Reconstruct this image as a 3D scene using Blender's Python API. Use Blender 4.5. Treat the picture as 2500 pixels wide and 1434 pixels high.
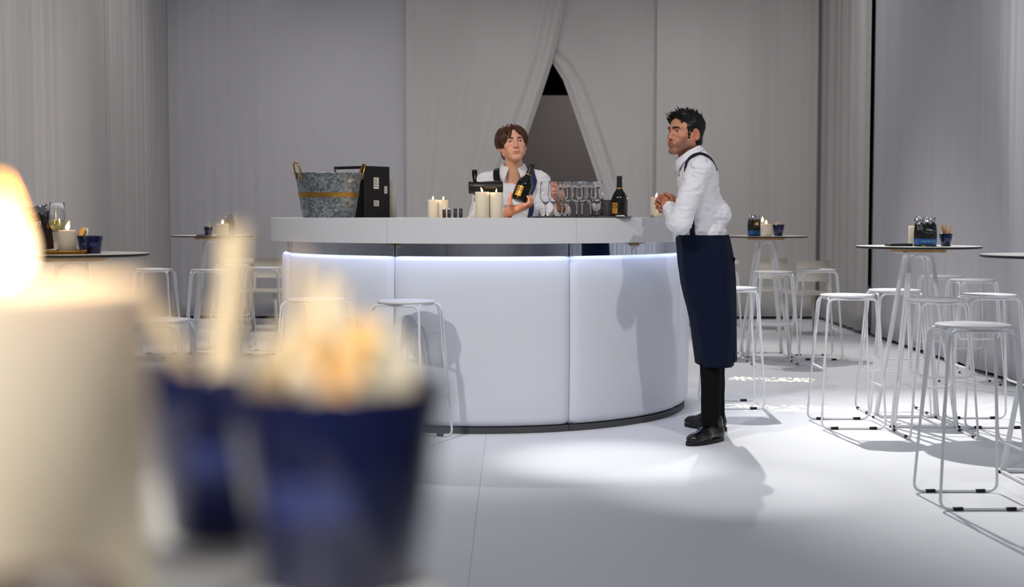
import bpy, bmesh, math, random
import numpy as np
from mathutils import Vector, Matrix, noise
from mathutils.bvhtree import BVHTree

for _o in list(bpy.data.objects):
    bpy.data.objects.remove(_o, do_unlink=True)
SC = bpy.context.scene
COL = SC.collection
PI = math.pi

# ------------------------------------------------------------------ camera
FPX = 3300.0                      # focal length in pixels of a 2500 px wide frame
CAM_H = 1.233
PITCH = math.atan((717 - 525) / FPX)
cam_d = bpy.data.cameras.new('camera')
cam = bpy.data.objects.new('camera', cam_d)
COL.objects.link(cam)
cam.location = (0, 0, CAM_H)
cam.rotation_euler = (PI / 2 - PITCH, 0, 0)
cam_d.sensor_width = 36.0
cam_d.lens = FPX / 2500 * 36.0
cam_d.clip_start = 0.02
cam_d.dof.use_dof = True
cam_d.dof.focus_distance = 7.6
cam_d.dof.aperture_fstop = 2.6
SC.camera = cam

# ------------------------------------------------------------------ light
W = bpy.data.worlds.new('world')
SC.world = W
W.use_nodes = True
W.node_tree.nodes['Background'].inputs[0].default_value = (0.86, 0.90, 1.0, 1)
W.node_tree.nodes['Background'].inputs[1].default_value = 0.19
SC.view_settings.view_transform = 'Standard'
SC.view_settings.look = 'None'
SC.view_settings.exposure = 0.18
SC.view_settings.gamma = 1.0
SC.view_settings.use_curve_mapping = False


def spot(name, loc, aim, watts, cone, blend=0.5, radius=0.06, color=(1, 1, 1)):
    d = bpy.data.lights.new(name, 'SPOT')
    d.energy = watts
    d.spot_size = math.radians(cone)
    d.spot_blend = blend
    d.shadow_soft_size = radius
    d.color = color
    o = bpy.data.objects.new(name, d)
    COL.objects.link(o)
    o.location = loc
    v = Vector(aim) - Vector(loc)
    o.rotation_euler = v.to_track_quat('-Z', 'Y').to_euler()
    return o


WARM = (1.0, 0.93, 0.86)
COOL = (0.86, 0.92, 1.0)
spot('stage_and_fill_spot', (-2.9, 3.0, 5.2), (-0.1, 7.9, 1.0), 600, 44, 0.8, 0.07, (1, 0.97, 0.95))
spot('stage_and_fill_spot', (2.7, 2.6, 5.2), (0.3, 7.9, 1.05), 380, 40, 0.8, 0.07, (1, 0.97, 0.93))
spot('stage_and_fill_spot', (1.35, 14.6, 7.6), (2.95, 6.9, 0.0), 4600, 25, 0.9, 0.06, (1, 0.98, 0.95))
spot('stage_and_fill_spot', (0.6, 14.9, 7.6), (2.1, 11.3, 0.0), 1100, 34, 0.8, 0.06, WARM)
spot('stage_and_fill_spot', (-1.6, 14.9, 7.6), (-2.4, 9.6, 0.0), 1200, 50, 0.8, 0.06, WARM)
spot('stage_and_fill_spot', (0.35, 5.2, 6.6), (0.50, 6.72, 0.0), 1150, 12, 1.0, 0.05, (1, 0.98, 0.98))
spot('stage_and_fill_spot', (1.4, 4.4, 6.6), (0.98, 6.02, 0.0), 560, 12, 1.0, 0.05, (1, 0.98, 0.98))
spot('stage_and_fill_spot', (0.2, 1.0, 6.8), (0.9, 5.0, 0.0), 330, 62, 1.0, 0.25, COOL)
for _x, _w in ((-3.0, 400), (-1.0, 400), (1.0, 400), (2.8, 380)):  # added lamps, out of view, that brighten the back drapes
    spot('drape_fill', (_x, 11.8, 6.6), (_x, 16.0, 0.6), _w * 0.72, 54, 1.0, 0.15, (1, 0.96, 0.94))
for _y, _w in ((13.0, 200), (9.6, 240), (6.2, 200)):  # the same added fill for the right side drapes
    spot('drape_fill', (0.4, _y, 6.6), (3.6, _y, 0.9), _w * 0.80, 56, 1.0, 0.15, (0.93, 0.96, 1.0))
for _y, _w in ((13.4, 220), (10.0, 220)):  # added fill lamps for the left side drapes
    spot('drape_fill', (-0.9, _y, 6.6), (-4.0, _y, 0.9), _w * 0.75, 56, 1.0, 0.15, (1, 0.96, 0.93))
spot('drape_fill', (0.0, 2.0, 6.6), (0.0, -2.0, 1.0), 420, 90, 1.0, 0.15, (1, 0.96, 0.94))  # added fill on the rear drape, to brighten what the mirror strip reflects
spot('partition_fill', (1.6, 16.8, 4.4), (0.8, 18.5, 1.2), 150, 80, 1.0, 0.1, (1, 0.95, 0.93))  # unseen lamp added to lift the partition behind the opening
spot('stage_and_fill_spot', (-1.3, -1.6, 4.4), (-0.2, 0.6, 1.1), 720, 40, 1.0, 0.2, (1, 0.95, 0.9))  # fill lamp added behind the camera to brighten foreground candle and cups


def gobo(name, loc, aim, watts, cone, rows, scale, color):
    """spot lamp behind a perforated plate: throws a row of small light flecks"""
    o = spot(name, loc, aim, watts, cone, 0.2, 0.01, color)
    o.data.use_nodes = True
    nt = o.data.node_tree
    em = nt.nodes['Emission']
    tc = nt.nodes.new('ShaderNodeTexCoord')
    sp = nt.nodes.new('ShaderNodeSeparateXYZ')
    nt.links.new(tc.outputs['Normal'], sp.inputs[0])

    def mth(op, a, b=0.0):
        n = nt.nodes.new('ShaderNodeMath')
        n.operation = op
        for i, v in enumerate((a, b)):
            if isinstance(v, (int, float)):
                n.inputs[i].default_value = v
            else:
                nt.links.new(v, n.inputs[i])
        return n.outputs[0]
    u = mth('DIVIDE', sp.outputs[0], sp.outputs[2])
    w = mth('DIVIDE', sp.outputs[1], sp.outputs[2])
    cb = nt.nodes.new('ShaderNodeCombineXYZ')
    nt.links.new(mth('MULTIPLY', u, scale), cb.inputs[0])
    nt.links.new(mth('MULTIPLY', w, scale), cb.inputs[1])
    vo = nt.nodes.new('ShaderNodeTexVoronoi')
    vo.inputs['Scale'].default_value = 1.0
    nt.links.new(cb.outputs[0], vo.inputs['Vector'])
    dots = mth('LESS_THAN', vo.outputs['Distance'], 0.36)
    band = mth('LESS_THAN', mth('ABSOLUTE', w), rows)
    nt.links.new(mth('MULTIPLY', dots, band), em.inputs['Strength'])
    return o


gobo('gobo_spot', (3.0, 15.2, 7.4), (1.95, 10.1, 0.0), 9000, 4.2, 0.011, 300, (1, 0.98, 0.72))
gobo('gobo_spot', (3.0, 15.2, 7.4), (1.72, 8.58, 0.0), 9000, 6.0, 0.011, 330, (1, 0.98, 0.78))


def fdir(px, py):
    u = (px - 1250) / FPX
    v = (717 - py) / FPX
    c, s = math.cos(PITCH), math.sin(PITCH)
    return Vector((u, c + v * s, -s + v * c))


def at(px, py, y):
    """world point at depth y seen at photo pixel px, py"""
    q = fdir(px, py)
    return Vector((0, 0, CAM_H)) + q * (y / q.y)


# ------------------------------------------------------------------ materials
def lin(c):
    return tuple(((x / 255) / 12.92 if x / 255 <= 0.04045 else ((x / 255 + 0.055) / 1.055) ** 2.4) for x in c)


def mat(name, rgb, rough=0.5, metal=0.0, spec=0.5, trans=0.0, ior=1.45, emit=None, estr=0.0,
        noise_amt=0.0, noise_scale=20.0, bump=0.0, bump_scale=60.0, sss=0.0, coat=0.0, stretch=None):
    m = bpy.data.materials.new(name)
    m.use_nodes = True
    nt = m.node_tree
    b = nt.nodes['Principled BSDF']
    col = lin(rgb)
    b.inputs['Base Color'].default_value = (*col, 1)
    b.inputs['Roughness'].default_value = rough
    b.inputs['Metallic'].default_value = metal
    b.inputs['Specular IOR Level'].default_value = spec
    b.inputs['IOR'].default_value = ior
    b.inputs['Transmission Weight'].default_value = trans
    b.inputs['Coat Weight'].default_value = coat
    if sss:
        b.inputs['Subsurface Weight'].default_value = sss
        b.inputs['Subsurface Radius'].default_value = (1.0, 0.5, 0.25)
        b.inputs['Subsurface Scale'].default_value = 0.02
    if emit:
        b.inputs['Emission Color'].default_value = (*lin(emit), 1)
        b.inputs['Emission Strength'].default_value = estr
    if noise_amt or bump:
        tc = nt.nodes.new('ShaderNodeTexCoord')
        mp = nt.nodes.new('ShaderNodeMapping')
        nt.links.new(tc.outputs['Object'], mp.inputs['Vector'])
        if stretch:
            mp.inputs['Scale'].default_value = stretch
    if noise_amt:
        nz = nt.nodes.new('ShaderNodeTexNoise')
        nz.inputs['Scale'].default_value = noise_scale
        nz.inputs['Detail'].default_value = 5
        nt.links.new(mp.outputs[0], nz.inputs['Vector'])
        mx = nt.nodes.new('ShaderNodeMix')
        mx.data_type = 'RGBA'
        mx.inputs[6].default_value = (*[max(0, c * (1 - noise_amt)) for c in col], 1)
        mx.inputs[7].default_value = (*[min(1, c * (1 + noise_amt)) for c in col], 1)
        nt.links.new(nz.outputs['Fac'], mx.inputs[0])
        nt.links.new(mx.outputs[2], b.inputs['Base Color'])
    if bump:
        nb = nt.nodes.new('ShaderNodeTexNoise')
        nb.inputs['Scale'].default_value = bump_scale
        nb.inputs['Detail'].default_value = 4
        nt.links.new(mp.outputs[0], nb.inputs['Vector'])
        bp = nt.nodes.new('ShaderNodeBump')
        bp.inputs['Strength'].default_value = bump
        bp.inputs['Distance'].default_value = 0.01
        nt.links.new(nb.outputs['Fac'], bp.inputs['Height'])
        nt.links.new(bp.outputs[0], b.inputs['Normal'])
    return m


M = {}
M['floor'] = mat('white_vinyl', (222, 224, 228), 0.55, spec=0.25, noise_amt=0.015, noise_scale=3)
M['drape'] = mat('white_drape', (196, 193, 191), 0.9, spec=0.1, noise_amt=0.015, noise_scale=5, stretch=(3, 3, 0.2), bump=0.02, bump_scale=14)
M['drape_blue'] = mat('cool_drape', (192, 191, 196), 0.9, spec=0.1, noise_amt=0.02, noise_scale=4, stretch=(3, 3, 0.3))
M['hall_black'] = mat('hall_black', (9, 9, 10), 0.9, spec=0.05, noise_amt=0.1)
M['partition'] = mat('grey_partition', (126, 118, 117), 0.85, spec=0.1, noise_amt=0.04, noise_scale=2)
M['bar_white'] = mat('bar_white_leatherette', (214, 217, 224), 0.45, spec=0.3, noise_amt=0.01, bump=0.015, bump_scale=90)
M['counter'] = mat('counter_white', (214, 214, 216), 0.35, spec=0.4, noise_amt=0.01)
M['mirror'] = mat('mirror_strip', (205, 212, 226), 0.03, metal=1.0, noise_amt=0.02, noise_scale=2)
M['plinth'] = mat('plinth_grey', (70, 70, 74), 0.6, noise_amt=0.05)
M['led'] = mat('led_strip', (200, 215, 255), 0.5, emit=(196, 211, 255), estr=12.5)
M['white_metal'] = mat('white_powder_coat', (226, 227, 229), 0.35, spec=0.45, noise_amt=0.01)
M['stool_seat'] = mat('white_seat', (226, 224, 228), 0.5, spec=0.3, noise_amt=0.01)
M['glide'] = mat('black_rubber', (14, 14, 15), 0.6, noise_amt=0.1)
M['table_top'] = mat('table_laminate', (222, 221, 216), 0.3, spec=0.4, noise_amt=0.01)
M['table_edge'] = mat('table_edge_black', (16, 15, 14), 0.5, noise_amt=0.1)
M['wood'] = mat('plywood', (196, 150, 100), 0.55, noise_amt=0.15, noise_scale=12, stretch=(1, 8, 1))
M['cream_wood'] = mat('cream_lacquer', (214, 208, 194), 0.5, noise_amt=0.03)
M['wax'] = mat('cream_wax', (238, 226, 202), 0.5, spec=0.3, sss=0.15, noise_amt=0.02, noise_scale=15)
M['wick'] = mat('wick', (30, 24, 20), 0.9, noise_amt=0.2)
M['flame'] = mat('flame', (255, 190, 90), 0.5, emit=(255, 190, 92), estr=26.0)
M['blue_cup'] = mat('cobalt_glaze', (5, 17, 64), 0.18, spec=0.5, coat=0.3, noise_amt=0.1)
M['cup_print'] = mat('pale_print', (50, 62, 118), 0.4, noise_amt=0.1)
M['stick'] = mat('breadstick', (214, 160, 96), 0.75, noise_amt=0.3, noise_scale=60, bump=0.2)
M['stick_pale'] = mat('breadstick_pale', (244, 228, 198), 0.75, noise_amt=0.2, noise_scale=60, bump=0.2)
M['cracker'] = mat('cracker_gold', (230, 184, 104), 0.7, noise_amt=0.25, noise_scale=60, bump=0.2)
M['bag_black'] = mat('bag_black', (14, 13, 15), 0.32, spec=0.5, noise_amt=0.2)
M['bag_brown'] = mat('bag_dark_brown', (44, 26, 26), 0.3, spec=0.5, noise_amt=0.15)
M['bag_blue'] = mat('bag_blue', (40, 92, 158), 0.35, noise_amt=0.08)
M['foil'] = mat('silver_foil', (206, 208, 214), 0.16, metal=1.0, noise_amt=0.05)
M['print_white'] = mat('print_white', (226, 230, 236), 0.5, noise_amt=0.02)
M['print_pale_blue'] = mat('print_pale_blue', (150, 205, 240), 0.5, noise_amt=0.02)
M['paper'] = mat('white_paper', (220, 218, 212), 0.7, noise_amt=0.03)
M['zinc'] = mat('galvanised_zinc', (150, 158, 162), 0.42, metal=0.75, noise_amt=0.5, noise_scale=26)
M['brass'] = mat('aged_brass', (186, 142, 66), 0.3, metal=1.0, noise_amt=0.2, noise_scale=14)
M['carton'] = mat('black_carton', (13, 12, 13), 0.4, noise_amt=0.15)
M['carton_grey'] = mat('carton_print', (186, 186, 190), 0.5, noise_amt=0.06)
M['gloss_black'] = mat('gloss_black', (9, 9, 10), 0.2, spec=0.5, noise_amt=0.1)
M['satin_black'] = mat('satin_black', (22, 22, 23), 0.38, noise_amt=0.1)
M['dark_grey'] = mat('dark_grey_plastic', (54, 56, 62), 0.35, noise_amt=0.1)
M['chrome'] = mat('chrome', (210, 210, 212), 0.12, metal=1.0, noise_amt=0.02)
M['tray'] = mat('dark_tray', (88, 76, 74), 0.35, noise_amt=0.08)
M['gold_tray'] = mat('gold_tray', (168, 118, 42), 0.28, metal=0.9, noise_amt=0.15)
M['glass'] = mat('clear_glass', (252, 253, 255), 0.0, trans=1.0, ior=1.45, noise_amt=0.001)
M['wine'] = mat('white_wine', (236, 224, 150), 0.0, trans=1.0, ior=1.33, noise_amt=0.01)
M['bottle'] = mat('dark_green_glass', (12, 14, 8), 0.06, spec=0.6, coat=0.4, noise_amt=0.2)
M['gold_label'] = mat('gold_label', (206, 152, 60), 0.38, metal=0.35, noise_amt=0.12, noise_scale=30)
M['label_black'] = mat('label_black', (18, 14, 8), 0.5, noise_amt=0.1)


def zinc_nodes():
    nt = M['zinc'].node_tree
    b = nt.nodes['Principled BSDF']
    v = nt.nodes.new('ShaderNodeTexVoronoi')
    v.inputs['Scale'].default_value = 75
    n = nt.nodes.new('ShaderNodeTexNoise')
    n.inputs['Scale'].default_value = 46
    n.inputs['Detail'].default_value = 8
    n.inputs['Distortion'].default_value = 1.2
    tc = nt.nodes.new('ShaderNodeTexCoord')
    nt.links.new(tc.outputs['Object'], v.inputs['Vector'])
    nt.links.new(tc.outputs['Object'], n.inputs['Vector'])
    mx = nt.nodes.new('ShaderNodeMix')
    mx.data_type = 'FLOAT'
    mx.inputs[0].default_value = 0.66
    sep = nt.nodes.new('ShaderNodeSeparateColor')
    nt.links.new(v.outputs['Color'], sep.inputs[0])
    nt.links.new(sep.outputs[0], mx.inputs[2])
    nt.links.new(n.outputs['Fac'], mx.inputs[3])
    r = nt.nodes.new('ShaderNodeValToRGB')
    r.color_ramp.elements[0].position = 0.34
    r.color_ramp.elements[0].color = (*lin((98, 106, 110)), 1)
    r.color_ramp.elements[1].position = 0.70
    r.color_ramp.elements[1].color = (*lin((164, 172, 176)), 1)
    nt.links.new(mx.outputs[0], r.inputs[0])
    nt.links.new(r.outputs[0], b.inputs['Base Color'])


def flame_nodes():
    """white-hot at the foot of the flame, orange at its tip"""
    nt = M['flame'].node_tree
    b = nt.nodes['Principled BSDF']
    tc = nt.nodes.new('ShaderNodeTexCoord')
    sp = nt.nodes.new('ShaderNodeSeparateXYZ')
    nt.links.new(tc.outputs['Generated'], sp.inputs[0])
    r = nt.nodes.new('ShaderNodeValToRGB')
    r.color_ramp.elements[0].position = 0.25
    r.color_ramp.elements[0].color = (1.0, 0.80, 0.50, 1)
    r.color_ramp.elements[1].position = 0.9
    r.color_ramp.elements[1].color = (0.55, 0.19, 0.02, 1)
    nt.links.new(sp.outputs[2], r.inputs[0])
    nt.links.new(r.outputs[0], b.inputs['Emission Color'])
    b.inputs['Emission Strength'].default_value = 9.0


flame_nodes()
zinc_nodes()


# ------------------------------------------------------------------ mesh helpers
def link(o, parent=None):
    COL.objects.link(o)
    if parent is not None:
        o.parent = parent
    return o


def mesh(name, verts, faces, m=None, parent=None, smooth=True, mats=None, idx=None):
    me = bpy.data.meshes.new(name)
    me.from_pydata([tuple(v) for v in verts], [], [tuple(f) for f in faces])
    if mats:
        for x in mats:
            me.materials.append(x)
        if idx is not None:
            me.polygons.foreach_set('material_index', idx)
    elif m:
        me.materials.append(m)
    if smooth:
        me.polygons.foreach_set('use_smooth', [True] * len(me.polygons))
    me.update()
    o = bpy.data.objects.new(name, me)
    return link(o, parent)


def thing(name, label, cat, loc=(0, 0, 0), rotz=0.0, group=None):
    o = bpy.data.objects.new(name, None)
    o.empty_display_size = 0.05
    COL.objects.link(o)
    o.location = loc
    o.rotation_euler = (0, 0, rotz)
    return tag(o, label, cat, group)


def tag(o, label, cat, group=None):
    o['label'] = label
    o['category'] = cat
    if group:
        o['group'] = group
    return o


def copy_tree(o, parent=None):
    c = o.copy()
    COL.objects.link(c)
    c.parent = parent
    for ch in list(o.children):
        copy_tree(ch, c)
    return c


def place(proto, used, loc, rotz, label, group=None, scale=None):
    """first call moves the prototype itself, later calls copy it"""
    if used:
        o = copy_tree(proto)
    else:
        o = proto
        used.append(1)
    o.location = loc
    o.rotation_euler = (0, 0, rotz)
    if scale:
        o.scale = (scale,) * 3
    o['label'] = label
    if group:
        o['group'] = group
    return o


def lathe(profile, n=32, cap_bottom=False, cap_top=False):
    vs, fs = [], []
    k = len(profile)
    for i in range(n):
        a = 2 * PI * i / n
        for r, z in profile:
            vs.append((r * math.cos(a), r * math.sin(a), z))
    for i in range(n):
        j = (i + 1) % n
        for q in range(k - 1):
            fs.append((i * k + q, j * k + q, j * k + q + 1, i * k + q + 1))
    if cap_bottom:
        fs.append([i * k for i in range(n)][::-1])
    if cap_top:
        fs.append([i * k + k - 1 for i in range(n)])
    return vs, fs


def fillet(pts, rad, closed=False, n=6):
    """round the corners of a polyline"""
    pts = [Vector(p) for p in pts]
    out = []
    k = len(pts)
    for i, p in enumerate(pts):
        if not closed and i in (0, k - 1):
            out.append(p)
            continue
        a, b = pts[i - 1], pts[(i + 1) % k]
        r = rad[i] if isinstance(rad, (list, tuple)) else rad
        da, db = (a - p), (b - p)
        la = min(r, da.length * 0.45)
        lb = min(r, db.length * 0.45)
        p0, p1 = p + da.normalized() * la, p + db.normalized() * lb
        for q in range(n + 1):
            t = q / n
            out.append(p0 * (1 - t) ** 2 + p * 2 * t * (1 - t) + p1 * t * t)
    return out


def tube(pts, r, n=8, closed=False, flat=None):
    """tube along pts; r number or list; flat=(a,b) scales section"""
    pts = [Vector(p) for p in pts]
    k = len(pts)
    vs, fs = [], []
    up = None
    for i, p in enumerate(pts):
        if closed:
            t = (pts[(i + 1) % k] - pts[i - 1]).normalized()
        else:
            t = (pts[min(i + 1, k - 1)] - pts[max(i - 1, 0)]).normalized()
        if up is None:
            up = Vector((0, 0, 1)) if abs(t.z) < 0.9 else Vector((1, 0, 0))
        up = (up - t * up.dot(t))
        if up.length < 1e-6:
            up = t.orthogonal()
        up.normalize()
        sd = t.cross(up)
        rr = r[i] if isinstance(r, (list, tuple)) else r
        fa, fb = flat or (1, 1)
        for q in range(n):
            a = 2 * PI * q / n
            vs.append(p + (sd * math.cos(a) * fa + up * math.sin(a) * fb) * rr)
    m = k if closed else k - 1
    for i in range(m):
        j = (i + 1) % k
        for q in range(n):
            w = (q + 1) % n
            fs.append((i * n + q, j * n + q, j * n + w, i * n + w))
    if not closed:
        fs.append([q for q in range(n)])
        fs.append([(k - 1) * n + q for q in range(n)][::-1])
    fs = [tuple(reversed(f)) for f in fs]
    return vs, fs


def box(sx, sy, sz, c=(0, 0, 0), bev=0.0):
    bm = bmesh.new()
    bmesh.ops.create_cube(bm, size=1)
    bmesh.ops.scale(bm, vec=(sx, sy, sz), verts=bm.verts)
    if bev:
        bmesh.ops.bevel(bm, geom=list(bm.edges), offset=bev, segments=2, affect='EDGES', profile=0.6)
    bmesh.ops.translate(bm, vec=c, verts=bm.verts)
    bm.verts.index_update()
    vs = [v.co.copy() for v in bm.verts]
    fs = [[v.index for v in f.verts] for f in bm.faces]
    bm.free()
    return vs, fs


def join(*parts):
    vs, fs = [], []
    for v, f in parts:
        o = len(vs)
        vs += list(v)
        fs += [[i + o for i in q] for q in f]
    return vs, fs


def xf(geo, mtx):
    return [mtx @ Vector(v) for v in geo[0]], geo[1]


def text_geo(body, size, extrude=0.0004, align='CENTER', shear=0.0, spacing=1.0):
    c = bpy.data.curves.new('t', 'FONT')
    c.body = body
    c.size = size
    c.extrude = extrude
    c.align_x = align
    c.align_y = 'CENTER'
    c.shear = shear
    c.space_character = spacing
    c.resolution_u = 3
    o = bpy.data.objects.new('t', c)
    COL.objects.link(o)
    bpy.context.view_layer.update()
    me = bpy.data.meshes.new_from_object(o.evaluated_get(bpy.context.evaluated_depsgraph_get()))
    vs = [v.co.copy() for v in me.vertices]
    fs = [list(p.vertices) for p in me.polygons]
    bpy.data.objects.remove(o)
    bpy.data.curves.remove(c)
    bpy.data.meshes.remove(me)
    return vs, fs


FACE_CAM = Matrix.Rotation(PI / 2, 4, 'X')      # lettering that reads when looked at along +Y

# ------------------------------------------------------------------ the room
YB = 16.0         # back drapes
XR, XL = 3.62, -4.05


def struct(o):
    o['kind'] = 'structure'
    return o


fl = struct(mesh('floor', *box(24, 32, 0.1, (0, 8, -0.062)), M['floor'], smooth=False))
for x0, x1 in ((-11.9, -0.1468), (-0.1456, 11.9)):
    mesh('floor_sheet', *box(x1 - x0, 31.8, 0.012, ((x0 + x1) / 2, 8, -0.006)), M['floor'], fl, smooth=False)
struct(mesh('wall_back', *box(24, 0.2, 9, (0, 23.5, 4.5)), M['hall_black'], smooth=False))
struct(mesh('wall_left', *box(0.2, 32, 9, (-6.6, 8, 4.5)), M['hall_black'], smooth=False))
struct(mesh('wall_right', *box(0.2, 32, 9, (6.6, 8, 4.5)), M['hall_black'], smooth=False))
part_w = struct(mesh('wall_partition', *box(5.0, 0.08, 2.86, (0.8, 18.6, 1.43)), M['partition'], smooth=False))
struct(mesh('baseboard_right', *box(0.03, 18, 0.06, (XR + 0.10, 7.0, 0.03)), M['hall_black'], smooth=False))
struct(mesh('baseboard_back', *box(7.7, 0.03, 0.06, (-0.2, YB + 0.12, 0.03)), M['hall_black'], smooth=False))


def curtain(label, p0, p1, ztop=5.6, edge0=None, edge1=None, seed=1, amp=0.02, fine=0.006, lam=(0.5, 1.1), m=None,
            z0=0.035, cols=220, lean=0.0):
    """drape from p0 to p1; edge0/edge1(z) move its two vertical edges along the run (metres)"""
    rnd = random.Random(seed)
    p0, p1 = Vector((*p0, 0)), Vector((*p1, 0))
    L = (p1 - p0).length
    t = (p1 - p0) / L
    nrm = Vector((-t.y, t.x, 0))
    if nrm.y > 0 and abs(nrm.y) > 0.5:
        nrm = -nrm
    waves = []
    for _ in range(5):
        waves.append((amp * rnd.uniform(0.3, 1), rnd.uniform(*lam), rnd.uniform(0, 6.28), rnd.uniform(0.5, 1.5)))
    for _ in range(7):
        waves.append((fine * rnd.uniform(0.2, 1), rnd.uniform(0.09, 0.26), rnd.uniform(0, 6.28), rnd.uniform(0.5, 2)))
    rows = 30
    vs, fs = [], []
    for j in range(rows + 1):
        z = z0 + (ztop - z0) * j / rows
        s0 = edge0(z) if edge0 else 0.0
        s1 = L + (edge1(z) if edge1 else 0.0)
        for i in range(cols + 1):
            u = i / cols
            s = s0 + (s1 - s0) * u
            q = L * u
            d = 0.0
            for a, l, ph, w in waves:
                gate = 0.55 + 0.45 * math.sin(0.9 * w * q + ph * 3 + 0.25 * z)
                d += a * gate * math.sin(2 * PI * q / l + ph + 0.06 * z * w)
            # hem roll at a free edge
            if edge1:
                e = max(0.0, 1 - (s1 - s) / 0.30)
                d += 0.020 * math.sin(e * 11) * (e > 0)
            if edge0:
                e = max(0.0, 1 - (s - s0) / 0.30)
                d += 0.020 * math.sin(e * 11) * (e > 0)
            p = p0 + t * s + nrm * (d + lean * (z / ztop))
            vs.append((p.x, p.y, z))
    for j in range(rows):
        for i in range(cols):
            a = j * (cols + 1) + i
            fs.append((a, a + 1, a + cols + 2, a + cols + 1))
    o = mesh('curtain_panel', vs, fs, m or M['drape'])
    sm = o.modifiers.new('cloth', 'SOLIDIFY')
    sm.thickness = 0.003
    return tag(o, label, 'curtain', 'white drapes around the room')


AP = 3.10     # height where the two drapes part


def open_left(z):          # right edge of the drape left of the opening, relative to x = 0.5
    if z > AP:
        return (z - AP) * 0.21
    d = AP - z
    return -0.32 * d - 0.015 * d * d


def open_right(z):
    if z > AP:
        return (z - AP) * 0.21 - 0.25
    d = AP - z
    return 0.362 * d - 0.25 * math.exp(-16 * d) - 0.008 * d * d


curtain('wide smooth pale drape behind the zinc bucket, left of the parted opening', (XL, YB), (-1.19, YB), seed=3, amp=0.010, fine=0.002,
        lam=(0.9, 2.0), m=M['drape_blue'])
curtain('drape behind the bartender, its edge pulled left at the dark opening', (-1.24, YB - 0.085), (0.5, YB - 0.085), edge1=open_left, seed=5,
        amp=0.010, fine=0.0035, lam=(0.35, 0.8))
curtain('drape right of the dark opening, its edge pulled right', (0.5, YB), (1.74, YB), edge0=open_right, seed=8, amp=0.012, fine=0.0035, lam=(0.3, 0.7))
curtain('broad drape behind the standing waiter on the back wall', (1.69, YB - 0.10), (XR - 0.045, YB - 0.09), seed=12, amp=0.014, fine=0.003, lam=(0.3, 0.9))
curtain('short side drape in the far right corner', (XR + 0.01, YB + 0.22), (XR - 0.03, 13.64), seed=15, amp=0.012, fine=0.0025, lam=(0.35, 0.8), cols=160)
curtain('long cool grey side drape behind the near right stools', (XR + 0.015, 13.70), (XR - 0.02, -1.9), seed=19, amp=0.012, fine=0.004,
        lam=(0.3, 0.9), cols=760, m=M['drape_blue'])
curtain('narrow side drape in the far left corner', (XL, YB), (XL, 15.2), seed=23, amp=0.008, fine=0.002, cols=80)
curtain('side drape left of the corner, lit by the left table candle', (XL + 0.035, 15.28), (XL + 0.035, 13.22), seed=27, amp=0.010, fine=0.003, cols=120)
curtain('long side drape at the left edge of the picture', (XL + 0.075, 13.3), (XL + 0.075, -1.9), seed=31, amp=0.010, fine=0.002, lam=(0.6, 1.4), cols=600)
curtain('drape closing the room behind the viewer', (XR + 0.05, -2.05), (XL - 0.05, -2.05), seed=35, amp=0.012, fine=0.004, cols=200)

# ------------------------------------------------------------------ round bar
BX, BY = -0.17, 8.85
BAR_TOP = 1.217
bar = thing('round_bar', 'white round bar with glowing padded panels and mirrored strip', 'bar', (BX, BY, 0))
SEG = 8
SKIP = {4}            # the bartender's way in, at the back


def ring_piece(name, profile, a0, a1, m, n=20, crease=0.0, parent=bar, smooth=True):
    """sweep a closed (r, z) profile from angle a0 to a1 (0 = towards the camera)"""
    vs, fs = [], []
    k = len(profile)
    us = [i / n for i in range(n + 1)]
    if crease:
        us = sorted(set(us + [0.006, 0.015, 0.03, 0.97, 0.985, 0.994]))
    for u in us:
        a = a0 + (a1 - a0) * u
        e = min(u, 1 - u) * abs(a1 - a0) * 1.3
        dr = -crease * max(0.0, 1 - e / 0.055) ** 2 if crease else 0.0
        for r, z, w in profile:
            rr = r + dr * w
            vs.append((math.sin(a) * rr, -math.cos(a) * rr, z))
    N = len(us)
    for i in range(N - 1):
        for q in range(k):
            w = (q + 1) % k
            fs.append((i * k + q, i * k + w, (i + 1) * k + w, (i + 1) * k + q))
    fs.append([q for q in range(k)][::-1])
    fs.append([(N - 1) * k + q for q in range(k)])
    if smooth == 'outer':
        # every side of the profile gets its own vertices, so that the curved faces stay true cylinders
        v2, f2 = [], []
        for q in range(k):
            w = (q + 1) % k
            b = len(v2)
            for i in range(N):
                v2 += [vs[i * k + q], vs[i * k + w]]
            f2 += [(b + 2 * i, b + 2 * i + 2, b + 2 * i + 3, b + 2 * i + 1) for i in range(N - 1)]
        for c in (0, N - 1):
            b = len(v2)
            v2 += [vs[c * k + q] for q in range(k)]
            f2.append([b + q for q in range(k)][::1 if c == 0 else -1])
        return mesh(name, v2, f2, m, parent, True)
    return mesh(name, vs, [f[::-1] for f in fs], m, parent, smooth is True)


def arc_prof(r_out, z0, z1, rad, r_in, n=6, rt=0.027):
    p = [(r_in, z0, 0)]
    for i in range(n + 1):
        a = -PI / 2 + (PI / 2) * i / n
        p.append((r_out - rad + math.cos(a) * rad, z0 + rad + math.sin(a) * rad, 1))
    for i in range(1, 8):
        p.append((r_out + 0.006 * math.sin(PI * i / 8), z0 + rad + (z1 - z0 - rad - rt) * i / 8, 1))
    for i in range(n + 1):
        a = (PI / 2) * i / n
        p.append((r_out - rt + math.cos(a) * rt, z1 - rt + math.sin(a) * rt, 1))
    p.append((r_in, z1, 0))
    return p


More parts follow.
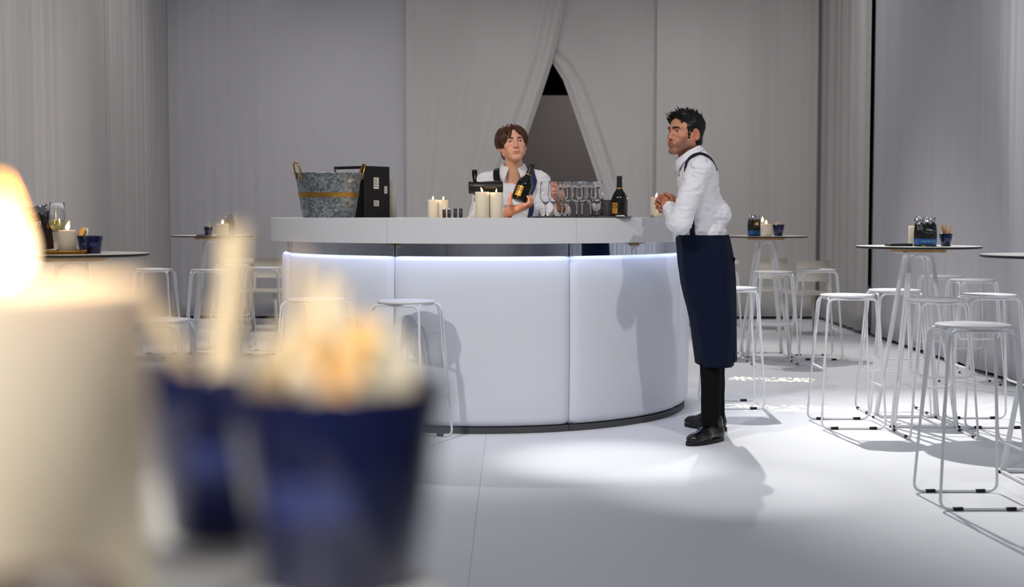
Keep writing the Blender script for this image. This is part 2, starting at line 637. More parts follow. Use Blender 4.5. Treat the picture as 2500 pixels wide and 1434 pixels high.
for i in range(SEG):
    if i in SKIP:
        continue
    a0 = (i - 0.5) * PI / 4 + 0.0015
    a1 = (i + 0.5) * PI / 4 - 0.0015
    ring_piece('padded_panel', arc_prof(1.315, 0.036, 1.0, 0.055, 1.19), a0, a1, M['bar_white'], 24, crease=0.022)
    ring_piece('plinth', [(1.19, 0.0, 0), (1.295, 0.0, 0), (1.295, 0.036, 0), (1.19, 0.036, 0)], a0, a1, M['plinth'], 16, smooth=False)
    ring_piece('mirror_strip', [(1.20, 1.0, 0), (1.288, 1.0, 0), (1.288, 1.073, 0), (1.20, 1.073, 0)], a0 + 0.001, a1 - 0.001, M['mirror'], 24, smooth='outer')
    b0, b1 = a0 - 0.0010, a1 + 0.0010
    ring_piece('counter_top', [(0.78, 1.073, 0), (1.383, 1.073, 0), (1.385, 1.075, 0), (1.385, BAR_TOP - 0.004, 0), (1.381, BAR_TOP, 0), (0.78, BAR_TOP, 0)],
               b0, b1, M['counter'], 28, smooth='outer')
    ring_piece('led_strip', [(1.340, 1.0727, 0), (1.364, 1.0727, 0), (1.364, 1.073, 0), (1.340, 1.073, 0)], a0, a1, M['led'], 16, smooth=False)
    ring_piece('inner_panel', [(1.16, 0.0, 0), (1.19, 0.0, 0), (1.19, 1.073, 0), (1.16, 1.073, 0)], a0, a1, M['counter'], 12, smooth=False)

# ------------------------------------------------------------------ stool
SEAT_H = 0.768


def make_stool():
    root = thing('bar_stool', 'white wire bar stool', 'stool')
    R = 0.0065
    prof = [(0.0, SEAT_H - 0.012), (0.150, SEAT_H - 0.012), (0.157, SEAT_H - 0.008), (0.158, SEAT_H - 0.003), (0.155, SEAT_H), (0.0, SEAT_H)]
    mesh('seat', *lathe(prof, 40), M['stool_seat'], root)
    zt = SEAT_H - 0.021
    tw, tb = 0.145, 0.186
    for s in (-1, 1):
        # sled: runs along x on the floor at y = s * tb
        pts = [(-tw, s * (tw - 0.012), zt), (tw, s * (tw - 0.012), zt), (tb, s * tb, R), (-tb, s * tb, R)]
        mesh('sled_frame', *tube(fillet(pts, 0.045, True), R, 8, True), M['white_metal'], root)
    for s, hz in ((-1, 0.345), (1, 0.245)):
        f = (zt - hz) / (zt - R)
        w = (tw - 0.012) + (tb - tw + 0.012) * f - 0.013
        xx = tw + (tb - tw) * f
        pts = [(s * (tw - 0.012), -(tw - 0.026), zt + 0.002), (s * (tw - 0.012), tw - 0.026, zt + 0.002), (s * (xx + 0.001), w, hz), (s * (xx + 0.001), -w, hz)]
        mesh('footrest_frame', *tube(fillet(pts, 0.045, True), R, 8, True), M['white_metal'], root)
    for s in (-1, 1):
        for e in (-1, 1):
            g = xf(tube([(-0.021, 0, 0), (0.021, 0, 0)], 0.0084, 8), Matrix.Translation((e * (tb - 0.075), s * tb, 0.0084)))
            mesh('floor_glide', *g, M['glide'], root)
    return root


stool = make_stool()
_su = []


def put_stool(x, y, deg, label, group):
    return place(stool, _su, (x, y, 0), math.radians(deg), label, group)


G1, G2, G3 = 'stools at the near right table', 'stools at the mid right table', 'stools at the far left table'
put_stool(1.965, 7.90, 0, 'white stool left of the paprika chips table, clear of its legs', G1)
put_stool(2.385, 8.42, 90, 'white stool just behind the legs of the paprika chips table', G1)
put_stool(2.365, 7.52, 90, 'white stool in front of the paprika chips table, its seat greyed by shadow', G1)
put_stool(2.80, 7.93, 0, 'white stool right of the paprika chips table', G1)
put_stool(1.97, 5.76, 0, 'nearest white stool, whole in view at the lower right', 'stools at the right edge table')
put_stool(3.30, 10.35, 90, 'shaded grey-looking stool by the right drape, the farther of the pair', 'shaded stools by the right drape')
put_stool(3.34, 9.80, 90, 'shaded grey-looking stool by the right drape, the nearer of the pair', 'shaded stools by the right drape')
put_stool(2.16, 11.16, 90, 'white stool in front of the mid right candle table', G2)
put_stool(2.62, 11.6, 0, 'white stool right of the mid right candle table', G2)
put_stool(1.80, 11.75, 0, 'white stool left of the mid right candle table, half hidden by its legs', G2)
put_stool(1.42, 8.70, 0, 'white stool between the waiter in the apron and the mid right table', 'stools at the bar')
put_stool(-0.575, 7.345, -23.5, 'white stool at the bar front beside the panel seam', 'stools at the bar')
put_stool(-1.09, 7.52, 42, 'white stool at the bar, the left one of the two before the panels', 'stools at the bar')
put_stool(-3.10, 11.72, 0, 'white stool left of the far left table', G3)
put_stool(-2.60, 11.62, 90, 'white stool in front of the far left table', G3)
put_stool(-2.20, 12.0, 0, 'white stool right of the far left table', G3)
put_stool(-2.62, 12.65, 90, 'white stool behind the far left table', G3)
put_stool(-2.95, 8.95, 0, 'white stool behind the left table with the wine glass', 'stools at the left table')
put_stool(-1.60, 6.02, 0, 'white stool right of the left table with the wine glass', 'stools at the left table')

# ------------------------------------------------------------------ tall tables
TT = 1.05


def make_table():
    root = thing('standing_table', 'white round standing table', 'table')
    prof = [(0.0, TT - 0.013), (0.352, TT - 0.013), (0.358, TT - 0.010), (0.360, TT - 0.003), (0.358, TT), (0.0, TT)]
    vs, fs = lathe(prof, 64)
    idx = [0 if (q % 5) == 4 else 1 for q in range(len(fs))]
    mesh('tabletop', vs, fs, None, root, False, [M['table_top'], M['table_edge']], idx)
    mesh('mounting_disc', *lathe([(0, TT - 0.033), (0.160, TT - 0.033), (0.163, TT - 0.013), (0, TT - 0.013)], 40), M['wood'], root, False)
    mesh('leg_plate', *box(0.24, 0.24, 0.008, (0, 0, TT - 0.037), 0.002), M['white_metal'], root, False)
    R = 0.0115
    zt = TT - 0.053
    tw, tb = 0.068, 0.19
    for k in range(4):
        g = tube(fillet([(-tw + 0.012, tw, zt), (tw - 0.012, tw, zt), (tb - 0.012, tb, 0.009), (-tb + 0.012, tb, 0.009)], [0.05, 0.05, 0.02, 0.02], True), R * 0.86, 8, True)
        mesh('leg_loop', *xf(g, Matrix.Rotation(k * PI / 2, 4, 'Z')), M['white_metal'], root)
    for a in (-1, 1):
        for b in (-1, 1):
            mesh('floor_glide', *xf(lathe([(0.0, 0), (0.016, 0), (0.016, 0.012), (0, 0.012)], 12), Matrix.Translation((a * tb, b * tb, 0))), M['glide'], root)
    return root


table = make_table()
_tu = []


def put_table(x, y, label, deg=0):
    return place(table, _tu, (x, y, 0), math.radians(deg), label, 'standing tables')


T_NEAR = (2.395, 7.97)
T_MID = (2.215, 11.8)
T_FAR = (-2.68, 12.1)
T_LEFT = (-2.10, 6.45)
T_EDGE = (2.53, 6.22)
T_FORE = (-0.385, 0.50)
put_table(*T_NEAR, 'standing table carrying the black paprika chips bag at right')
put_table(*T_MID, 'standing table with lit candle and snack cup just right of the waiter')
put_table(*T_FAR, 'small standing table far left with lit candle and blue cup', 8)
put_table(*T_LEFT, 'standing table at left edge holding the wine glass and gold tray', 20)
put_table(*T_EDGE, 'standing table cut off by the right edge of the picture')
FORE_TOP = 1.075
ft = put_table(*T_FORE, 'blurred foreground table under the big candle and blue cups', 10)
ft.scale = (1, 1, FORE_TOP / TT)

# ------------------------------------------------------------------ low tables and chairs far behind


def make_low_chair():
    root = thing('low_chair', 'cream chair', 'chair')
    mesh('seat', *box(0.42, 0.42, 0.03, (0, 0, 0.43), 0.01), M['cream_wood'], root)
    n = 12
    vs, fs = [], []
    for j in range(4):
        z = 0.56 + 0.07 * j
        for t in (0, 0.014):
            for i in range(n + 1):
                a = (i / n - 0.5) * 1.7
                vs.append((math.sin(a) * (0.235 + t), -0.03 - math.cos(a) * (0.20 + t), z))
    w = n + 1
    for j in range(3):
        for t in (0, 1):
            b = (2 * j + t) * w
            for i in range(n):
                q = (b + i, b + i + 1, b + 2 * w + i + 1, b + 2 * w + i)
                fs.append(q if t else q[::-1])
    for j in (0, 3):
        b = 2 * j * w
        for i in range(n):
            q = (b + i, b + i + 1, b + w + i + 1, b + w + i)
            fs.append(q if j else q[::-1])
    mesh('backrest', vs, fs, M['cream_wood'], root)
    for a in (-1, 1):
        for b in (-1, 1):
            top = 0.62 if b < 0 else 0.42
            mesh('leg', *tube([(a * 0.17, b * 0.16, top), (a * 0.21, b * 0.20, 0.0)], [0.02, 0.014], 8), M['cream_wood'], root)
    return root


chair = make_low_chair()
_cu = []
for x, y, dg, lb in ((3.02, 13.9, 15, 'low cream chair against the right side drape behind the stools'),
                     (2.76, 14.5, -10, 'low cream chair directly behind the mid right standing table'),
                     (-2.62, 14.3, 170, 'low cream chair behind the far left standing table'),
                     (-1.95, 14.7, 150, 'low cream chair between the far left table and the bar')):
    place(chair, _cu, (x, y, 0), math.radians(dg), lb, 'low cream chairs at the back')


def make_low_table():
    root = thing('low_table', 'white low table', 'table')
    mesh('tabletop', *box(0.9, 0.7, 0.04, (0, 0, 0.72), 0.008), M['table_top'], root)
    mesh('apron_rail', *box(0.78, 0.58, 0.05, (0, 0, 0.675), 0.004), M['cream_wood'], root)
    for a in (-1, 1):
        for b in (-1, 1):
            mesh('leg', *box(0.05, 0.05, 0.66, (a * 0.37, b * 0.27, 0.33), 0.004), M['cream_wood'], root)
    return root


lt = make_low_table()
_lu = []
place(lt, _lu, (2.0, 14.9, 0), 0, 'low white table far behind the waiter near the back drape', 'low white tables')
place(lt, _lu, (-2.75, 15.1, 0), 0, 'low white table far left at the back drape', 'low white tables')

# ------------------------------------------------------------------ candles


def candle(loc, dia, h, label, flame_h=0.026, lean=0.0, watts=0.0, lit=True):
    root = thing('pillar_candle', label, 'candle', loc)
    r = dia / 2
    prof = [(0, 0), (r - 0.002, 0), (r, 0.002), (r, h - 0.003), (r - 0.002, h), (r - 0.006, h - 0.001), (r * 0.5, h - 0.005), (0, h - 0.006)]
    mesh('wax', *lathe(prof, 36), M['wax'], root)
    mesh('wick', *tube([(0, 0, h - 0.006), (0.0005, 0, h + 0.002), (0.002, 0, h + 0.006)], 0.0009, 6), M['wick'], root)
    if lit:
        fh = flame_h
        prof = [(0.0, 0.0), (0.12 * fh, 0.05 * fh), (0.22 * fh, 0.2 * fh), (0.23 * fh, 0.34 * fh), (0.17 * fh, 0.58 * fh), (0.08 * fh, 0.82 * fh), (0.0, fh)]
        g = lathe(prof, 14)
        vs = [Vector((v[0] + lean * v[2] * v[2] / fh, v[1], v[2] + h + 0.001)) for v in g[0]]
        mesh('flame', vs, g[1], M['flame'], root)
        if watts:
            d = bpy.data.lights.new('flame_light', 'POINT')
            d.energy = watts
            d.color = (1.0, 0.62, 0.28)
            d.shadow_soft_size = 0.012
            lo = bpy.data.objects.new('flame_light', d)
            link(lo, root)
            lo.location = (0, 0, h + fh + 0.004)
    return root


def bar_at(px, y):
    p = at(px, 532, y)
    return Vector((p.x, y, BAR_TOP))


candle(bar_at(1177, 7.66), 0.080, 0.146, 'tall cream candle on the bar before the tap, left of the front pair', 0.026, -0.35, 0.5)
candle(bar_at(1211.5, 7.68), 0.077, 0.143, 'tall cream candle on the bar before the tap, right of the front pair', 0.020, 0.1, 0.5)
candle(bar_at(1057, 8.04), 0.060, 0.106, 'short cream candle behind the black canisters, left of the back pair', 0.022, 0.1, 0.3)
candle(bar_at(1082.5, 8.05), 0.060, 0.104, 'short cream candle behind the black canisters, right of the back pair', 0.022, 0.05, 0.3)
candle(bar_at(1602, 8.12), 0.070, 0.122, "lone cream candle on the bar beside the waiter's clasped hands", 0.026, 0.15, 0.4)

# ------------------------------------------------------------------ zinc bucket
bk = thing('ice_bucket', 'galvanised zinc bucket with riveted brass band and two brass handles', 'bucket', (*bar_at(803, 8.13).xy, BAR_TOP))
H = 0.262
prof = [(0, 0.0), (0.153, 0.0), (0.156, 0.004), (0.1655, 0.055), (0.1668, 0.058), (0.1665, 0.061), (0.189, 0.205), (0.1905, 0.208), (0.190, 0.211), (0.203, H - 0.004), (0.2065, H - 0.002),
        (0.2065, H + 0.003), (0.203, H + 0.004), (0.199, H), (0.152, 0.006), (0, 0.006)]
mesh('pail', *lathe(prof, 64), M['zinc'], bk)
band = [(0.1745, 0.122), (0.1775, 0.121), (0.1835, 0.148), (0.1805, 0.149)]
vs, fs = lathe(band + [band[0]], 64)
bd = mesh('brass_band', vs, fs, M['brass'], bk, False)
for i in range(16):
    a = 2 * PI * i / 16 + 0.1
    g = xf(lathe([(0, 0.004), (0.0035, 0.003), (0.005, 0), (0, -0.002)], 10), Matrix.Rotation(a, 4, 'Z') @ Matrix.Translation((0.1805, 0, 0.135)) @ Matrix.Rotation(PI / 2 - 0.22, 4, 'Y'))
    mesh('rivet', *g, M['brass'], bd)
for s, rz in ((-1, PI + 0.35), (1, 0.12)):
    w = 0.035
    pts = [(0.198, -w, H - 0.035), (0.207, -w, H + 0.01), (0.216, -w * 0.9, H + 0.04), (0.222, -w * 0.55, H + 0.058), (0.224, 0, H + 0.065),
           (0.222, w * 0.55, H + 0.058), (0.216, w * 0.9, H + 0.04), (0.207, w, H + 0.01), (0.198, w, H - 0.035)]
    mesh('handle', *xf(tube(pts, 0.0052, 8), Matrix.Rotation(rz, 4, 'Z')), M['brass'], bk)
bk.rotation_euler.z = 0.30

# ------------------------------------------------------------------ black carton
cp = bar_at(884, 8.47)
cb = thing('wine_carton', 'black cardboard carton with white stickers behind the zinc bucket', 'box', (cp.x, cp.y, BAR_TOP), math.radians(-38))
cw, cd, ch = 0.25, 0.23, 0.316
t = 0.006
for nm, g in (('side_panel', box(cw, t, ch, (0, -cd / 2, ch / 2))), ('side_panel', box(cw, t, ch, (0, cd / 2, ch / 2))),
              ('side_panel', box(t, cd, ch, (-cw / 2, 0, ch / 2))), ('side_panel', box(t, cd, ch, (cw / 2, 0, ch / 2))),
              ('bottom_panel', box(cw, cd, t, (0, 0, t / 2))), ('top_flap', box(cw, cd * 0.5, t, (0, cd * 0.26, ch - 0.004)))):
    mesh(nm, *g, M['carton'], cb, False)
# silver sweep printed near the top of the left-hand face, stickers on the right-hand one
vs, n = [], 14
for i in range(n + 1):
    u = i / n
    vs += [(-cw * 0.46 + cw * 0.92 * u, -cd / 2 - t / 2 - 0.0006, ch - 0.018), (-cw * 0.46 + cw * 0.92 * u, -cd / 2 - t / 2 - 0.0006, ch - 0.02 - 0.05 * math.sin(PI * u) ** 0.8)]
fs = [(2 * i, 2 * i + 1, 2 * i + 3, 2 * i + 2) for i in range(n)]
mesh('silver_sweep', vs, fs, M['carton_grey'], cb, False)
fx = cw / 2 + t / 2 + 0.0005
for x0, z0, w, h in ((-0.005, 0.212, 0.046, 0.070), (0.080, 0.172, 0.026, 0.046), (-0.005, 0.088, 0.046, 0.036)):
    st = mesh('sticker', *box(0.001, w, h, (fx, x0, z0)), M['paper'], cb, False)
    for q in range(4):
        mesh('print_line', *box(0.0006, w * (0.5 + 0.08 * q), h * 0.05, (fx + 0.0006, x0 - w * 0.1, z0 + h * (0.32 - 0.2 * q))), M['dark_grey'], st, False)
sh = mesh('paper_sleeve', *box(0.05, 0.016, 0.235, (*bar_at(958, 8.62).xy, BAR_TOP + 0.1175)), M['paper'])
tag(sh, 'narrow white paper sleeve peeking out right of the black carton', 'packaging')

# ------------------------------------------------------------------ four canisters
for i, px in enumerate((1084.5, 1096.5, 1111.5, 1125)):
    r_ = thing('black_canister', ['small black canister on the bar, leftmost of four', 'small black canister on the bar, second of four from the left',
               'small black canister on the bar, third of four from the left', 'small black canister on the bar, rightmost of four'][i], 'canister', bar_at(px, 7.78), 0.3 * i, 'four black canisters')
    mesh('shell', *lathe([(0, 0), (0.0105, 0), (0.0105, 0.046), (0, 0.046)], 18), M['dark_grey'], r_, True)
    mesh('cap', *lathe([(0.0105, 0.046), (0.0102, 0.0515), (0.008, 0.053), (0, 0.053)], 18), M['chrome'] if i < 2 else M['satin_black'], r_)

# ------------------------------------------------------------------ beer tap
tp = thing('beer_tap', 'black horizontal beer tap with upright handle behind the front candles', 'tap', bar_at(1186, 7.93))
zc = 0.177
mesh('base', *lathe([(0, 0), (0.05, 0), (0.05, 0.012), (0.03, 0.018), (0, 0.018)], 28), M['satin_black'], tp)
mesh('column', *lathe([(0.026, 0.012), (0.026, zc)], 24), M['satin_black'], tp)
g = lathe([(0, -0.1), (0.034, -0.1), (0.0375, -0.096), (0.0375, 0.094), (0.036, 0.098), (0.030, 0.101), (0, 0.101)], 32)
mesh('barrel', *xf(g, Matrix.Translation((-0.0, 0, zc)) @ Matrix.Rotation(PI / 2, 4, 'Y')), M['satin_black'], tp)
hd = mesh('tap_handle', *xf(lathe([(0, 0.03), (0.009, 0.032), (0.011, 0.045), (0.0155, 0.075), (0.0165, 0.092), (0.013, 0.102), (0, 0.104)], 20), Matrix.Translation((-0.065, 0, zc))), M['gloss_black'], tp)
mesh('spout', *tube([(-0.067, 0, zc - 0.03), (-0.067, 0, zc - 0.06), (-0.066, -0.002, zc - 0.085)], 0.0055, 10), M['chrome'], tp)

# ------------------------------------------------------------------ serving tray with glasses
tc_ = bar_at(1417, 7.86)
tray = thing('serving_tray', 'flat dark rectangular serving tray with rounded corners on the bar', 'tray', tc_, math.radians(4))
tw, td = 0.565, 0.38


def round_rect(w, d, r, n=6):
    o = []
    for cx, cy, a0 in ((w / 2 - r, d / 2 - r, 0), (-w / 2 + r, d / 2 - r, 90), (-w / 2 + r, -d / 2 + r, 180), (w / 2 - r, -d / 2 + r, 270)):
        for i in range(n + 1):
            a = math.radians(a0 + 90 * i / n)
            o.append((cx + math.cos(a) * r, cy + math.sin(a) * r))
    return o


def prism(loops):
    """stack of equal-length outlines [(pts, z), ...] capped at both ends"""
    vs, fs = [], []
    k = len(loops[0][0])
    for pts, z in loops:
        vs += [(p[0], p[1], z) for p in pts]
    for j in range(len(loops) - 1):
        for i in range(k):
            w = (i + 1) % k
            fs.append((j * k + i, j * k + w, (j + 1) * k + w, (j + 1) * k + i))
    fs.append([i for i in range(k)][::-1])
    fs.append([(len(loops) - 1) * k + i for i in range(k)])
    return vs, fs


rr = lambda g: round_rect(tw - g, td - g, 0.05)
mesh('tray_plate', *prism([(rr(0.03), 0.0), (rr(0.02), 0.0015), (rr(0.0), 0.008), (rr(0.006), 0.0085), (rr(0.03), 0.003)]), M['tray'], tray, False)
TZ = BAR_TOP + 0.003

GLASS_PROFILE = [(0, 0.0), (0.032, 0.0), (0.0325, 0.0012), (0.026, 0.003), (0.010, 0.0055), (0.0048, 0.010), (0.0038, 0.02), (0.0034, 0.058), (0.0046, 0.070), (0.011, 0.078),
                 (0.022, 0.091), (0.0315, 0.106), (0.0350, 0.116), (0.0355, 0.124), (0.0330, 0.160), (0.0285, 0.204), (0.0280, 0.2055), (0.0273, 0.204),
                 (0.0318, 0.160), (0.0342, 0.124), (0.0337, 0.1168), (0.0302, 0.1072), (0.0208, 0.0925), (0.0095, 0.0812), (0, 0.0795)]


def make_glass():
    o = thing('wine_glass', 'empty wine glass', 'glass')
    gp = GLASS_PROFILE
    mesh('goblet', *lathe(gp, 32), M['glass'], o)
    return o


def tray_at(px, y, z=TZ):
    p = at(px, 530, y)
    return (p.x, y, z)


gl = make_glass()
_gu = []
ords = ['leftmost', 'second', 'third', 'fourth', 'fifth', 'sixth', 'seventh', 'rightmost']
for i, (px, y) in enumerate(((1332, 7.90), (1352, 7.78), (1372, 7.94), (1385, 7.80), (1408, 7.88), (1421, 7.77), (1442, 7.92), (1457, 7.79))):
    w = ords[i]
    place(gl, _gu, tray_at(px, y), 0.4 * i, ('empty stemmed glass on the serving tray, %s of eight' % w) if i in (0, 7) else
          'empty stemmed glass on the serving tray, %s of eight counted from the left' % w, 'empty stemmed glasses on the tray')


def tumbler(px, y, label):
    r_ = thing('tumbler', label, 'glass', tray_at(px, y))
    pr = [(0, 0), (0.028, 0), (0.0295, 0.003), (0.034, 0.098), (0.0335, 0.0995), (0.0325, 0.098), (0.028, 0.012), (0.02, 0.009), (0, 0.009)]
    mesh('wall', *lathe(pr, 32), M['glass'], r_)


tumbler(1481, 7.84, 'low clear tumbler standing left of the sparkling wine bottle')
tumbler(1456, 7.99, 'low clear tumbler half hidden behind the rightmost stemmed glasses')

# ------------------------------------------------------------------ bottles
BL = 0.236


def make_bottle(name, label, label_angle):
    r_ = thing(name, label, 'bottle')
    prof = [(0, 0.004), (0.038, 0.0), (0.045, 0.002), (0.0475, 0.010), (0.048, 0.04), (0.048, 0.098), (0.0472, 0.106), (0.0440, 0.117), (0.0375, 0.131), (0.0290, 0.144), (0.0225, 0.153), (0.0185, 0.160), (0.0175, 0.166)]
    mesh('glass_body', *lathe(prof, 48), M['bottle'], r_)
    neck = [(0.0178, 0.164), (0.0165, 0.180), (0.0152, 0.213), (0.0150, 0.218), (0.0176, 0.2195), (0.0176, 0.2245), (0.0150, 0.226), (0.0152, 0.2275), (0.0158, 0.230), (0.0150, BL), (0.010, BL), (0.0095, 0.21)]
    mesh('foil_neck', *lathe(neck, 32), M['satin_black'], r_)
    mesh('gold_ring', *lathe([(0.0178, 0.1635), (0.0188, 0.1645), (0.0186, 0.1670), (0.0170, 0.1695)], 32), M['gold_label'], r_)
    # label wraps about a sixth of the body
    n, a0, a1, rad = 14, label_angle - 0.42, label_angle + 0.42, 0.0486
    vs = []
    for i in range(n + 1):
        a = a0 + (a1 - a0) * i / n
        vs += [(math.sin(a) * rad, -math.cos(a) * rad, 0.020), (math.sin(a) * rad, -math.cos(a) * rad, 0.083)]
    lb = mesh('gold_label', vs, [(2 * i, 2 * i + 2, 2 * i + 3, 2 * i + 1) for i in range(n)], M['gold_label'], r_)

    def wrap(geo, z):
        out = []
        for v in geo[0]:
            a = label_angle + v.x / rad
            q = rad + 0.0004 + v.z
            out.append((math.sin(a) * q, -math.cos(a) * q, z + v.y))
        return out, geo[1]
    mesh('lettering', *wrap(text_geo('DS', 0.034, 0.0002, spacing=0.9), 0.062), M['label_black'], lb, False)
    for q, (w, z) in enumerate(((0.012, 0.0455), (0.022, 0.0410), (0.022, 0.0375), (0.020, 0.0340), (0.021, 0.0305), (0.014, 0.0260))):
        g = box(w, 0.0013, 0.0003)
        g = ([Vector((v.x, v.y, v.z)) for v in g[0]], g[1])
        mesh('small_print', *wrap(g, z), M['label_black'], lb, False)
    return r_


b1 = make_bottle('wine_bottle', 'dark sparkling wine bottle with gold label standing on the tray', -0.72)
b1.location = tray_at(1512, 7.80)
b2 = make_bottle('wine_bottle', "dark sparkling wine bottle with gold label held in the bartender's hand", -0.38)
BOT_BASE = at(1266, 491, 7.93)
BOT_TOP = at(1300, 401, 7.97)
b2.location = BOT_BASE
_ax = (BOT_TOP - BOT_BASE).normalized()
b2.rotation_euler = Vector((0, 0, 1)).rotation_difference(_ax).to_euler()
b2.scale = (1, 1, (BOT_TOP - BOT_BASE).length / BL)
rn = random.Random(4)
vs, fs = lathe([(0, 0.0), (0.022, 0.0), (0.030, 0.004), (0.027, 0.010), (0.015, 0.014), (0, 0.013)], 22)
vs = [(v[0] * (1 + 0.3 * noise.noise(Vector(v) * 60)), v[1] * 0.6, v[2] * (0.6 + 0.8 * abs(noise.noise(Vector(v) * 90 + Vector((3, 1, 7)))))) for v in vs]
np_ = mesh('napkin', vs, fs, M['paper'])
np_.location = tray_at(1516, 7.735)
tag(np_, 'small crumpled white napkin in front of the standing bottle', 'napkin')

# ------------------------------------------------------------------ snack cups, breadsticks


def make_cup(name='snack_cup'):
    r_ = thing(name, 'blue snack cup', 'cup')
    pr = [(0, 0), (0.026, 0), (0.0275, 0.002), (0.0385, 0.0725), (0.0380, 0.0740), (0.0365, 0.0730), (0.0258, 0.005), (0, 0.005)]
    mesh('wall', *lathe(pr, 36), M['blue_cup'], r_)
    # pale printed emblem on the front
    vs, fs = [], []
    n = 10
    for i in range(n + 1):
        a = (i / n - 0.5) * 0.9
        for z in (0.030, 0.044):
            r = 0.0275 + (0.0385 - 0.0275) * (z - 0.002) / 0.07 + 0.0004
            vs.append((math.sin(a) * r, -math.cos(a) * r, z))
    fs = [(2 * i, 2 * i + 2, 2 * i + 3, 2 * i + 1) for i in range(n)]
    mesh('printed_emblem', vs, fs, M['cup_print'], r_)
    return r_


cup = make_cup()
_ku = []
_stick_src = {}


def stick_src(kind):
    if kind not in _stick_src:
        rnd = random.Random(len(_stick_src) + 7)
        pts = [(0.0015 * rnd.uniform(-1, 1), 0.0015 * rnd.uniform(-1, 1), i / 6) for i in range(7)]
        vs, fs = tube(pts, [0.8, 1, 1.05, 0.95, 1.05, 0.9, 0.5], 7)
        # unit length along z, unit-ish radius scaled later
        vs = [(v.x, v.y, v.z) for v in vs]
        me = bpy.data.meshes.new('breadstick')
        me.from_pydata(vs, [], fs)
        me.materials.append(M[kind])
        me.polygons.foreach_set('use_smooth', [True] * len(me.polygons))
        _stick_src[kind] = me
    return _stick_src[kind]


def sticks(loc, n, where, seed, L=(0.075, 0.10), rad=0.004, kinds=('stick', 'stick_pale'), spread=0.33, base=0.006):
    rnd = random.Random(seed)
    for i in range(n):
        kind = kinds[i % len(kinds)]
        o = bpy.data.objects.new('breadstick', stick_src(kind))
        COL.objects.link(o)
        a = rnd.uniform(0, 2 * PI)
        tilt = rnd.uniform(0.04, spread)
        ln = rnd.uniform(*L)
        q = 0.005 + 0.011 * math.sqrt(rnd.random())
        o.location = (loc[0] - math.cos(a) * q, loc[1] - math.sin(a) * q, loc[2] + base)
        ax = Vector((math.cos(a) * math.sin(tilt), math.sin(a) * math.sin(tilt), math.cos(tilt)))
        o.rotation_euler = Vector((0, 0, 1)).rotation_difference(ax).to_euler()
        # tube radius in the source is ~1; give it the real radius
        o.scale = (rad, rad, ln)
        tag(o, 'thin baked breadstick standing in the %s' % where, 'breadstick', 'breadsticks in the %s' % where)


def on_table(T, px, dy, ztop=TT):
    y = T[1] + dy
    p = at(px, 590, y)
    return (p.x, y, ztop)


# near right table
p = on_table(T_NEAR, 2309, -0.05)
place(cup, _ku, p, 0.0, 'dark blue cup of breadsticks beside the paprika chips bag', 'blue snack cups')
sticks(p, 11, 'dark blue cup beside the paprika bag', 11, L=(0.105, 0.128), kinds=('stick',), spread=0.42)
candle(on_table(T_NEAR, 2231, 0.02), 0.062, 0.118, 'cream unlit pillar candle half hidden behind the paprika bag', lit=False)
# mid right table
p = on_table(T_MID, 1900, -0.08)
place(cup, _ku, p, 0.3, 'dark blue cup of pale breadsticks on the mid right table', 'blue snack cups', 1.35)
sticks(p, 9, 'dark blue cup on the mid right table', 12, L=(0.11, 0.135), kinds=('stick_pale', 'stick'), spread=0.35)
candle(on_table(T_MID, 1870, -0.20), 0.095, 0.105, 'lit cream candle on the mid right table beside a chips bag', 0.035, 0.0, 0.4)
candle(on_table(T_MID, 1861, 0.10), 0.05, 0.125, 'slim lit candle behind the short one on the mid right table', 0.04, 0.0, 0.2)
# far left table
p = on_table(T_FAR, 509, -0.15)
place(cup, _ku, p, 0.3, 'small dark blue cup of breadsticks on the far left table', 'blue snack cups', 1.05)
sticks(p, 8, 'small dark blue cup on the far left table', 13, L=(0.095, 0.12), kinds=('stick_pale',), spread=0.4)
candle(on_table(T_FAR, 544, -0.22), 0.10, 0.105, 'lit cream candle on the far left table beside a chips bag', 0.035, 0.0, 0.4)
ph = on_table(T_FAR, 494, -0.2)
tag(mesh('phone', *box(0.075, 0.14, 0.009, (ph[0], ph[1], TT + 0.0045), 0.003), M['gloss_black']), 'black phone lying on the far left table beside the blue cup', 'phone')
# left table
p = on_table(T_LEFT, 229, -0.02)
place(cup, _ku, p, 0.2, 'dark blue cup on the left table, the right one of two', 'blue snack cups', 1.12)
p = on_table(T_LEFT, 210, 0.11)
place(cup, _ku, p, 0.2, 'dark blue cup holding a golden crisp on the left table', 'blue snack cups', 1.12)


def crisp(loc, tilt, size, label, m='cracker', grp=None, yaw=0.0):
    vs, fs, n = [], [], 12
    for s in (0, 1):
        vs.append((0, 0, 0.002 * s))
        for ring in (0.55, 1.0):
            for i in range(n):
                a = 2 * PI * i / n
                x, y = math.cos(a) * ring, math.sin(a) * ring * 0.62
                vs.append((x * size, y * size, 0.35 * size * y * y + 0.12 * size * x + 0.0022 * s))
    o = 1 + 2 * n
    for i in range(n):
        j = (i + 1) % n
        fs += [(0, 1 + j, 1 + i), (1 + i, 1 + j, 1 + n + j, 1 + n + i), (o, o + 1 + i, o + 1 + j), (o + 1 + i, o + 1 + n + i, o + 1 + n + j, o + 1 + j),
               (1 + n + i, 1 + n + j, o + 1 + n + j, o + 1 + n + i)]
    q = mesh('crisp', vs, fs, M[m])
    q.location = loc
    q.rotation_euler = (tilt, -1.1, yaw)
    return tag(q, label, 'crisp', grp)


crisp((p[0] - 0.018, p[1] - 0.005, TT + 0.092), 0.3, 0.036, 'golden crisp leaning out of the left table cup, the front one', grp='crisps in the left table cup', yaw=0.6)
crisp((p[0] - 0.006, p[1] + 0.012, TT + 0.088), 0.1, 0.034, 'golden crisp leaning out of the left table cup, the back one', 'stick_pale', 'crisps in the left table cup', 0.9)
